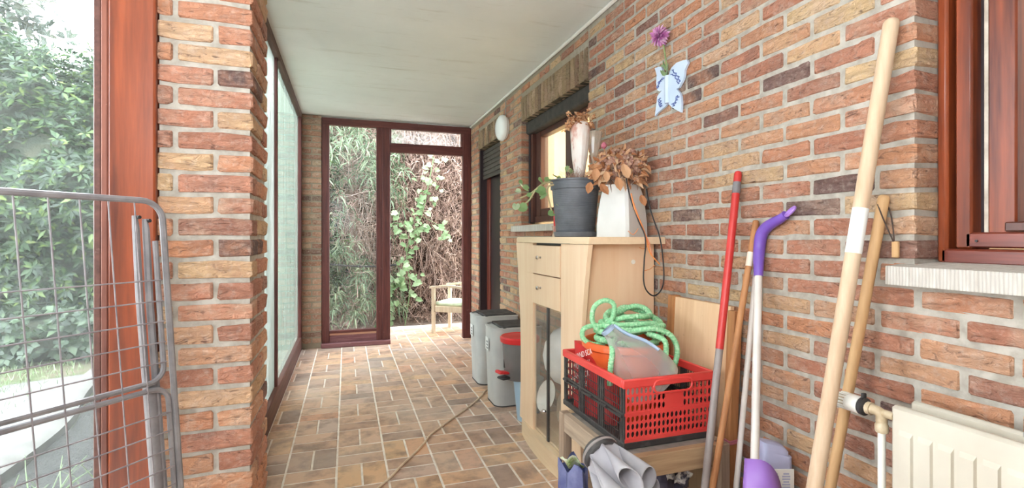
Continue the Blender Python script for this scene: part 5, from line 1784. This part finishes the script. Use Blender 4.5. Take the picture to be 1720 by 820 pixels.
def end_panel(y, out):
    """short red wall with oval holes and a hand hold; out = direction of the outer face"""
    mb = MB()
    ya_, yb_ = (y, y + 0.004)
    nx = 20
    xs = [cx0 + 0.008 + (cx1 - cx0 - 0.016) * i / nx for i in range(nx + 1)]
    zlo, zmid, zhi = cz0 + 0.034, cz0 + 0.118, cz1 - 0.028
    rowz = [zlo + (zmid - 0.006 - zlo) * i / 3 for i in range(4)]
    rowz2 = [zmid + 0.004 + (zhi - zmid - 0.004) * i / 3 for i in range(4)]

    def cell(xa, xb, za, zb):
        cxm, czm = (xa + xb) / 2, (za + zb) / 2
        hx, hz = (xb - xa) / 2, (zb - za) / 2
        outer, inner = [], []
        for k in range(8):
            a = math.pi / 8 + k * math.pi / 4
            sx_, sz_ = math.cos(a), math.sin(a)
            m_ = max(abs(sx_), abs(sz_))
            outer.append((cxm + hx * sx_ / m_, czm + hz * sz_ / m_))
            inner.append((cxm + hx * 0.74 * sx_, czm + hz * 0.84 * sz_))
        corners = [(cxm + hx, czm + hz), (cxm - hx, czm + hz), (cxm - hx, czm - hz), (cxm + hx, czm - hz)]
        vs, fs = [], []
        for yy in (ya_, yb_):
            vs += [(p[0], yy, p[1]) for p in outer] + [(p[0], yy, p[1]) for p in inner] + [(p[0], yy, p[1]) for p in corners]
        for b, fl_ in ((0, False), (20, True)):
            for k in range(8):
                k2 = (k + 1) % 8
                q = (b + k, b + k2, b + 8 + k2, b + 8 + k)
                fs.append(q[::-1] if fl_ else q)
            for c_, (i, j) in enumerate(((0, 1), (2, 3), (4, 5), (6, 7))):
                q = (b + i, b + 16 + c_, b + j)
                fs.append(q[::-1] if fl_ else q)
        for k in range(8):
            k2 = (k + 1) % 8
            fs.append((8 + k, 8 + k2, 28 + k2, 28 + k))
        mb.add(vs, fs)
    for rz in (rowz,):
        for i in range(nx):
            for j in range(3):
                cell(xs[i], xs[i + 1], rz[j], rz[j + 1])
    for i in range(nx):
        for j in range(3):
            if 9 <= i <= 12 or (j == 2 and 6 <= i <= 14):
                continue
            if i < 9 and j == 2 and i >= 6:
                continue
            cell(xs[i], xs[i + 1], rowz2[j], rowz2[j + 1])
    mb.box(xs[9], xs[13], ya_, yb_, rowz2[0], rowz2[2])
    # bars round the hand hold
    mb.box(xs[0] - .006, xs[-1] + .006, ya_ - .001, yb_ + .001, zmid - 0.006, zmid + 0.004).box(xs[0] - .006, xs[-1] + .006, ya_ - .002, yb_ + .002, cz0 + 0.022, zlo)
    mb.box(xs[0] - .008, xs[0], ya_, yb_, cz0 + .02, zhi).box(xs[-1], xs[-1] + .008, ya_, yb_, cz0 + .02, zhi)
    pts = []
    hx0, hx1, hz0, hz1 = xs[6], xs[15], rowz2[2] + 0.002, cz1 - 0.012
    rr = (hz1 - hz0) / 2
    for (c_, a0) in ((hx1 - rr, -90), (hx0 + rr, 90)):
        for s in range(7):
            a = math.radians(a0 + 30 * s)
            pts.append((c_ + rr * math.cos(a), y + out * 0.006, (hz0 + hz1) / 2 + rr * math.sin(a)))
    mb.tube(pts, 0.004, 6, True)
    return mb.build('end_panel', CRED, cr)


end_panel(cy0, -1)
end_panel(cy1 - 0.004, 1)


def long_panel(x, out):
    mb = MB()
    xa, xb = x, x + 0.004
    ya_, yb_ = cy0 + 0.004, cy1 - 0.004
    n_ = 33
    for i in range(n_ + 1):
        y = ya_ + (yb_ - ya_) * i / n_
        w = 0.0011
        if i % 11 in (0, 1, 10):
            w = 0.0042
        mb.box(xa - (0.001 if w > 0.002 else -.001), xb + (0.001 if w > 0.002 else -.001), y - w, y + w, cz0 + 0.02, cz1 - 0.028)
    for z in (cz0 + 0.05, cz0 + 0.078, cz0 + 0.14, cz0 + 0.168):
        mb.box(xa + .001, xb - .001, ya_, yb_, z - 0.0012, z + 0.0012)
    for z in (cz0 + 0.104, cz0 + 0.118):
        mb.box(xa - .002, xb + .002, ya_, yb_, z - 0.004, z + 0.004)
    o_ = mb.build('long_panel', CBLK, cr)
    for f_ in (0.04, 0.26, 0.5, 0.74, 0.96):
        y = ya_ + (yb_ - ya_) * f_
        hg = MB().tube([(x + out * 0.004 + (0.004 if out > 0 else 0), y - 0.018, cz0 + 0.111), (x + out * 0.004 + (0.004 if out > 0 else 0), y + 0.018, cz0 + 0.111)], 0.006, 8)
        hg.build('hinge_barrel', CBLK, o_, True)


long_panel(cx0, -1)
long_panel(cx1 - 0.004, 1)

# ---- things in the crate
tub = thing('orange_tub', 'round orange plastic tub standing in the red crate under the hose', 'tub', (1.078, 1.775, cz0 + .008))
ORP = simple('orange_plastic', S(238, 112, 56), S(228, 96, 44), 0.35, 5)
TC = (1.078, 1.778, 0.456)
MB().lathe([(0.118, 0), (0.124, 0.006), (0.158, 0.262), (0.166, 0.264), (0.172, 0.270), (0.173, 0.284), (0.168, 0.294), (0.158, 0.296), (0.152, 0.288), (0.150, 0.262), (0.118, 0.02)], TC, n=44).build('body', ORP, tub, True)
# red printed bag
rbg = thing('red_bag', 'red shopping bag with slanting white lettering squeezed in the crate corner', 'bag', (0.935, 1.70, cz0 + .008))
BAGRED = simple('bag_red', S(206, 44, 44), S(190, 36, 38), 0.5, 8)
rows = []
for i in range(9):
    z = 0.458 + 0.275 * i / 8
    rows.append([Vector((0.908 + 0.016 * math.sin(j * 1.3 + i * .5) * 0.4 + (0.035 * (j / 10) ** 2) + 0.01 * (i / 8), 1.905 - 0.25 * j / 10, z - 0.10 * (j / 10) ** 1.5 * (i / 8))) for j in range(11)])
back = [[p + Vector((0.028, 0.0, -0.004)) for p in r_] for r_ in rows]
bgm = MB().grid(rows).grid([r_[::-1] for r_ in back])
bgm.grid([rows[-1], back[-1]]).grid([[r_[0] for r_ in rows], [r_[0] for r_ in back]]).grid([[r_[-1] for r_ in back], [r_[-1] for r_ in rows]])
bgm.build('body', BAGRED, rbg, True)


def text_mesh(txt, size, mat, parent, name, mtx, extrude=0.0004):
    cu_ = bpy.data.curves.new(name, 'FONT')
    cu_.body = txt
    cu_.size = size
    cu_.extrude = extrude
    cu_.align_x = 'CENTER'
    to = bpy.data.objects.new(name, cu_)
    COL.objects.link(to)
    bpy.context.view_layer.update()
    me = bpy.data.meshes.new_from_object(to.evaluated_get(bpy.context.evaluated_depsgraph_get()))
    bpy.data.objects.remove(to)
    bpy.data.curves.remove(cu_)
    me.name = name
    me.transform(Matrix.Translation(-ORIGIN.get(parent.name, Vector())) @ mtx)
    me.materials.clear()
    me.materials.append(mat)
    o_ = link(bpy.data.objects.new(name, me))
    o_.parent = parent
    return o_


LETTER = simple('white_lettering', S(244, 226, 222), S(236, 214, 210), 0.6, 10)
bm_ = Matrix(((0, 0, -1, 0), (-1, 0, 0, 0), (0, 1, 0, 0), (0, 0, 0, 1)))      # text upright, facing -X, reading along -Y
tilt = Matrix.Rotation(math.radians(21), 4, 'Z')
for k, tx in enumerate(('HAND SCA', 'YOUR FAV', 'HAND SCA', 'YOUR FAV')):
    text_mesh(tx, 0.032, LETTER, rbg, 'lettering', Matrix.Translation((0.9035 - 0.0012 * k, 1.80 + 0.01 * k, 0.688 - 0.045 * k)) @ bm_ @ tilt)

# clear plastic jug lying on top
jg = thing('plastic_jug', 'clear milky plastic funnel shaped vessel lying tilted in the crate', 'jug', (1.06, 1.60, 0.55))


def poly_material():
    k = M('milky_clear_plastic')
    k.b.inputs['Base Color'].default_value = S(226, 224, 222)
    k.b.inputs['Roughness'].default_value = 0.3
    tr = k.n('ShaderNodeBsdfTransparent')
    tr.inputs['Color'].default_value = S(244, 242, 240)
    lw = k.n('ShaderNodeLayerWeight')
    lw.inputs['Blend'].default_value = 0.35
    f_ = k.math('ADD', k.math('MULTIPLY', lw.outputs['Facing'], 0.6), 0.24, True)
    mx = k.n('ShaderNodeMixShader')
    k.l(f_, mx.inputs[0])
    k.l(tr.outputs[0], mx.inputs[1])
    k.l(k.b.outputs[0], mx.inputs[2])
    k.l(mx.outputs[0], k.out.inputs['Surface'])
    return k.m


MILKY = poly_material()
N0 = Vector((0.935, 1.665, 0.822))
B0 = Vector((1.085, 1.588, 0.625))
axj = (B0 - N0).normalized()
LJ = (B0 - N0).length
MB().lathe([(0.022, 0.0), (0.026, 0.012), (0.030, 0.035), (0.046, 0.07), (0.082, 0.125), (0.103, 0.175), (0.110, 0.22), (0.109, LJ), (0.106, LJ + 0.012), (0.095, LJ + 0.016)], N0, axj, 36, cap0=False, cap1=False).build('body', MILKY, jg, True)
MB().lathe([(0.0, LJ + 0.008), (0.06, LJ + 0.012), (0.095, LJ + 0.016)], N0, axj, 36, cap0=False, cap1=False).build('bottom', MILKY, jg, True)
BLUEC = simple('pale_blue_rim', S(176, 196, 222), S(160, 184, 214), 0.3, 8)
MB().lathe([(0.023, -0.002), (0.029, 0.0), (0.029, 0.012), (0.024, 0.014)], N0, axj, 24, cap0=False, cap1=False).build('mouth_ring', BLUEC, jg, True)
sidej = axj.cross(Vector((0, 0, 1))).normalized()
upj = sidej.cross(axj).normalized()
MB().tube(spline([N0 + upj * 0.028 + axj * 0.005, N0 + axj * 0.06 + upj * 0.047 + sidej * .01, N0 + axj * 0.12 + upj * 0.082 + sidej * .02, N0 + axj * 0.17 + upj * 0.098 + sidej * 0.035], 6), 0.0065, 8).build('seam_edge', BLUEC, jg, True)

# green corrugated hose
hs = thing('garden_hose', 'coiled green crinkled fabric hose heaped on the orange tub', 'hose', (1.08, 1.78, 0.745))


def hose_material():
    k = M('crinkled_green_hose')
    n = k.noise(k.coords(), 120, 3)
    k.l(k.ramp(n, [(0.35, S(132, 202, 146)), (0.55, S(164, 222, 172)), (0.72, S(214, 238, 208))]), k.b.inputs['Base Color'])
    k.b.inputs['Roughness'].default_value = 0.8
    return k.m


HOSE = hose_material()


def crinkle(path, r=0.0125, pitch=0.0065):
    # resample evenly
    path = [Vector(p) for p in path]
    out, acc = [path[0]], 0.0
    step = pitch / 2
    for i in range(1, len(path)):
        a, b = path[i - 1], path[i]
        L_ = (b - a).length
        while acc + L_ >= step:
            t_ = (step - acc) / L_
            a = a + (b - a) * t_
            out.append(a)
            L_ = (b - a).length
            acc = 0.0
        acc += L_
    rs = [r * (1.0 if i % 2 else 0.80) * (1 + 0.06 * math.sin(i * 1.7)) for i in range(len(out))]
    return out, rs


hc = Vector((1.085, 1.775, 0.0))
loops = []
n_ = 0
coil = []
for turn in range(7):
    R1 = (0.115, 0.125, 0.105, 0.12, 0.09, 0.105, 0.075)[turn]
    zc = (0.757, 0.768, 0.79, 0.803, 0.822, 0.835, 0.85)[turn]
    ox, oy = ((0, 0), (0.01, 0.0), (-0.01, 0.01), (0.02, -0.01), (0.015, 0.005), (0.03, 0.0), (0.025, 0.01))[turn]
    for s in range(12):
        a = 2 * math.pi * s / 12 + turn * 0.4
        coil.append(hc + Vector((ox + R1 * math.cos(a) * 1.05, oy + R1 * math.sin(a) * 0.95, zc + 0.012 * math.sin(2 * a + turn) + 0.018 * math.sin(a + 1.3 * turn))))
p_, r_ = crinkle(spline(coil, 6))
MB().tube(p_, r_, 9).build('coil', HOSE, hs, True, angle=80)
# standing loop at the left, and a small one below it
CL_ = hc + RIGHT * -0.115 + UP * 0.845 + TOW * 0.04
lp = [hc + Vector((-0.06, 0.03, 0.80)), CL_ + RIGHT * 0.0 - UP * 0.055, CL_ + RIGHT * -0.03 - UP * 0.01, CL_ + RIGHT * -0.022 + UP * 0.045, CL_ + RIGHT * 0.018 + UP * 0.07, CL_ + RIGHT * 0.055 + UP * 0.055, CL_ + RIGHT * 0.052 + UP * 0.005, CL_ + RIGHT * 0.02 - UP * 0.03, CL_ + RIGHT * -0.025 - UP * 0.03, CL_ + RIGHT * -0.065 - UP * 0.045, CL_ + RIGHT * -0.068 - UP * 0.08, CL_ + RIGHT * -0.03 - UP * 0.105, CL_ + RIGHT * 0.02 - UP * 0.10]
p_, r_ = crinkle(spline(lp, 7), 0.011)
MB().tube(p_, r_, 9).build('standing_loop', HOSE, hs, True, angle=80)
# ends hanging over the tub rim
e1_ = [hc + RIGHT * -0.06 + UP * 0.775 + TOW * 0.09, hc + RIGHT * -0.088 + UP * 0.772 + TOW * 0.15, hc + RIGHT * -0.096 + UP * 0.74 + TOW * 0.192, hc + RIGHT * -0.104 + UP * 0.69 + TOW * 0.20, hc + RIGHT * -0.108 + UP * 0.62 + TOW * 0.20]
e2_ = [hc + RIGHT * -0.02 + UP * 0.80 + TOW * 0.12, hc + RIGHT * 0.02 + UP * 0.818 + TOW * 0.15, hc + RIGHT * 0.075 + UP * 0.822 + TOW * 0.15, hc + RIGHT * 0.13 + UP * 0.80 + TOW * 0.15, hc + RIGHT * 0.155 + UP * 0.755 + TOW * 0.155, hc + RIGHT * 0.150 + UP * 0.705 + TOW * 0.16, hc + RIGHT * 0.13 + UP * 0.64 + TOW * 0.15]
e3_ = [hc + RIGHT * 0.05 + UP * 0.80 + TOW * 0.13, hc + RIGHT * 0.10 + UP * 0.785 + TOW * 0.172, hc + RIGHT * 0.106 + UP * 0.745 + TOW * 0.182, hc + RIGHT * 0.10 + UP * 0.71 + TOW * 0.182]
for e_ in (e1_, e2_, e3_):
    p_, r_ = crinkle(spline(e_, 7), 0.0115)
    MB().tube(p_, r_, 9).build('hanging_end', HOSE, hs, True, angle=80)

# ---- folded parasol
ps = thing('folded_parasol', 'folded grey parasol with a dark plastic cap leaning on the bench corner', 'parasol', (0.88, 0.10, 0.0))
PA, PB = Vector((0.762, 1.392, 0.484)), Vector((0.88, 0.10, 0.0))
axp = (PB - PA).normalized()
p1 = axp.cross(Vector((0, 0, 1))).normalized()
p2 = p1.cross(axp).normalized()
FAB = simple('grey_parasol_fabric', S(178, 174, 178), S(160, 156, 162), 0.85, 6, bump=0.1)
FABIN = simple('dark_fabric_inside', S(96, 92, 96), S(78, 76, 80), 0.9, 6)


def pleats(z0, z1, r0, r1, rho0, rho1, lob, ph, n=154, m=14, wav=0.0):
    """gathered cloth: the section grows outward loops, so every fold is a soft tube open at its end"""
    rows = []
    for i in range(m + 1):
        s = i / m
        R_ = r0 + (r1 - r0) * s
        rho = rho0 + (rho1 - rho0) * s ** 0.8
        row = []
        for k in range(n + 1):
            a = 2 * math.pi * (k % n) / n + ph
            x = R_ * math.cos(a) + rho * math.cos(-(lob - 1) * a + ph * lob)
            y = R_ * math.sin(a) + rho * math.sin(-(lob - 1) * a + ph * lob)
            lobe = math.cos(lob * a)
            z = z0 + (z1 - z0) * s + wav * s * lobe + 0.012 * s * math.sin(3 * a)
            row.append(PA + axp * z + p1 * x + p2 * y)
        rows.append(row)
    return rows


fo = MB().grid(pleats(0.0, 0.17, 0.050, 0.060, 0.0, 0.042, 7, 0.35, wav=0.02)).build('top_cover', FAB, ps, True, angle=70)
so_ = fo.modifiers.new('cloth', 'SOLIDIFY')
so_.thickness = 0.0025
fi = MB().grid(pleats(0.05, 1.05, 0.022, 0.052, 0.004, 0.030, 7, 0.8, m=22)).build('canopy', FAB, ps, True, angle=70)
so_ = fi.modifiers.new('cloth', 'SOLIDIFY')
so_.thickness = 0.0025
MB().tube([PA + axp * 0.0, PB], 0.014, 10).build('pole', GREYTUBE, ps, True)
MB().lathe([(0.0, -0.034), (0.03, -0.034), (0.050, -0.028), (0.058, -0.018), (0.060, 0.0), (0.058, 0.010), (0.052, 0.014)], PA, axp, 32, cap0=False, cap1=False).build('end_cap', DUSTBLACK, ps, True)
MB().lathe([(0.0605, -0.012), (0.0625, -0.010), (0.0625, -0.004), (0.0605, -0.002)], PA, axp, 32, cap0=False, cap1=False).build('cap_ring', GREYTUBE, ps, True)

# ---- crumpled bags under the bench
def sack(name, label, c, rad, mat, seed, flap_mat, flaps):
    t = thing(name, label, 'bag', (c[0], c[1], 0.0))
    r = np.random.RandomState(seed)
    rows = []
    for i in range(13):
        s = i / 12
        row = []
        for k in range(25):
            a = 2 * math.pi * (k % 24) / 24
            q = 1 + 0.16 * math.sin(3 * a + seed) * math.sin(5 * s) + 0.1 * math.sin(7 * a + 4 * s + seed) + 0.06 * math.sin(11 * a - 9 * s)
            w = (1 - 0.25 * s) * (0.85 if i == 0 else 1)
            row.append((c[0] + rad[0] * q * w * math.cos(a), c[1] + rad[1] * q * w * math.sin(a), 0.002 + rad[2] * s + 0.02 * s * math.sin(4 * a + seed)))
        rows.append(row)
    MB().grid(rows).build('body', mat, t, True, angle=35)
    for (dx, dy, z, w, h_, rot) in flaps:
        m_ = Matrix.Translation((c[0] + dx, c[1] + dy, z)) @ Matrix.Rotation(rot, 4, 'X') @ Matrix.Rotation(0.5 * rot, 4, 'Y') @ Matrix.Rotation(-0.4, 4, 'Z')
        rw = [[m_ @ Vector((w * (u_ - 0.5), 0.012 * math.sin(6 * u_ + 5 * v_ + rot), h_ * (v_ - 0.5))) for u_ in np.linspace(0, 1, 6)] for v_ in np.linspace(0, 1, 5)]
        fo_ = MB().grid(rw).build('printed_patch', flap_mat, t, True)
        fo_.modifiers.new('film', 'SOLIDIFY').thickness = 0.001
    return t


PBAG = simple('blue_film', S(84, 92, 142), S(126, 132, 176), 0.35, 14, bump=0.5, bdist=0.01)
PATCH = simple('printed_film', S(230, 234, 214), S(150, 176, 110), 0.4, 18, lo=0.45, hi=0.6)
sack('crumpled_bag', 'crumpled blue plastic bag with a green and white patch beside the bench leg', (0.775, 1.62), (0.060, 0.075, 0.355), PBAG, 3, PATCH, ((-0.02, -0.03, 0.375, 0.075, 0.05, 0.9),))
DBAG = simple('navy_film', S(44, 46, 66), S(92, 92, 112), 0.35, 14, bump=0.5, bdist=0.01)
PATCHW = simple('white_film', S(224, 220, 216), S(84, 84, 100), 0.4, 22, lo=0.5, hi=0.56)
sack('crumpled_bag', 'dark navy plastic bag with white print tucked under the bench', (1.12, 1.60), (0.11, 0.10, 0.36), DBAG, 5, PATCHW, ((0.02, -0.115, 0.31, 0.05, 0.06, 0.2), (-0.03, -0.11, 0.33, 0.03, 0.04, -0.2)))
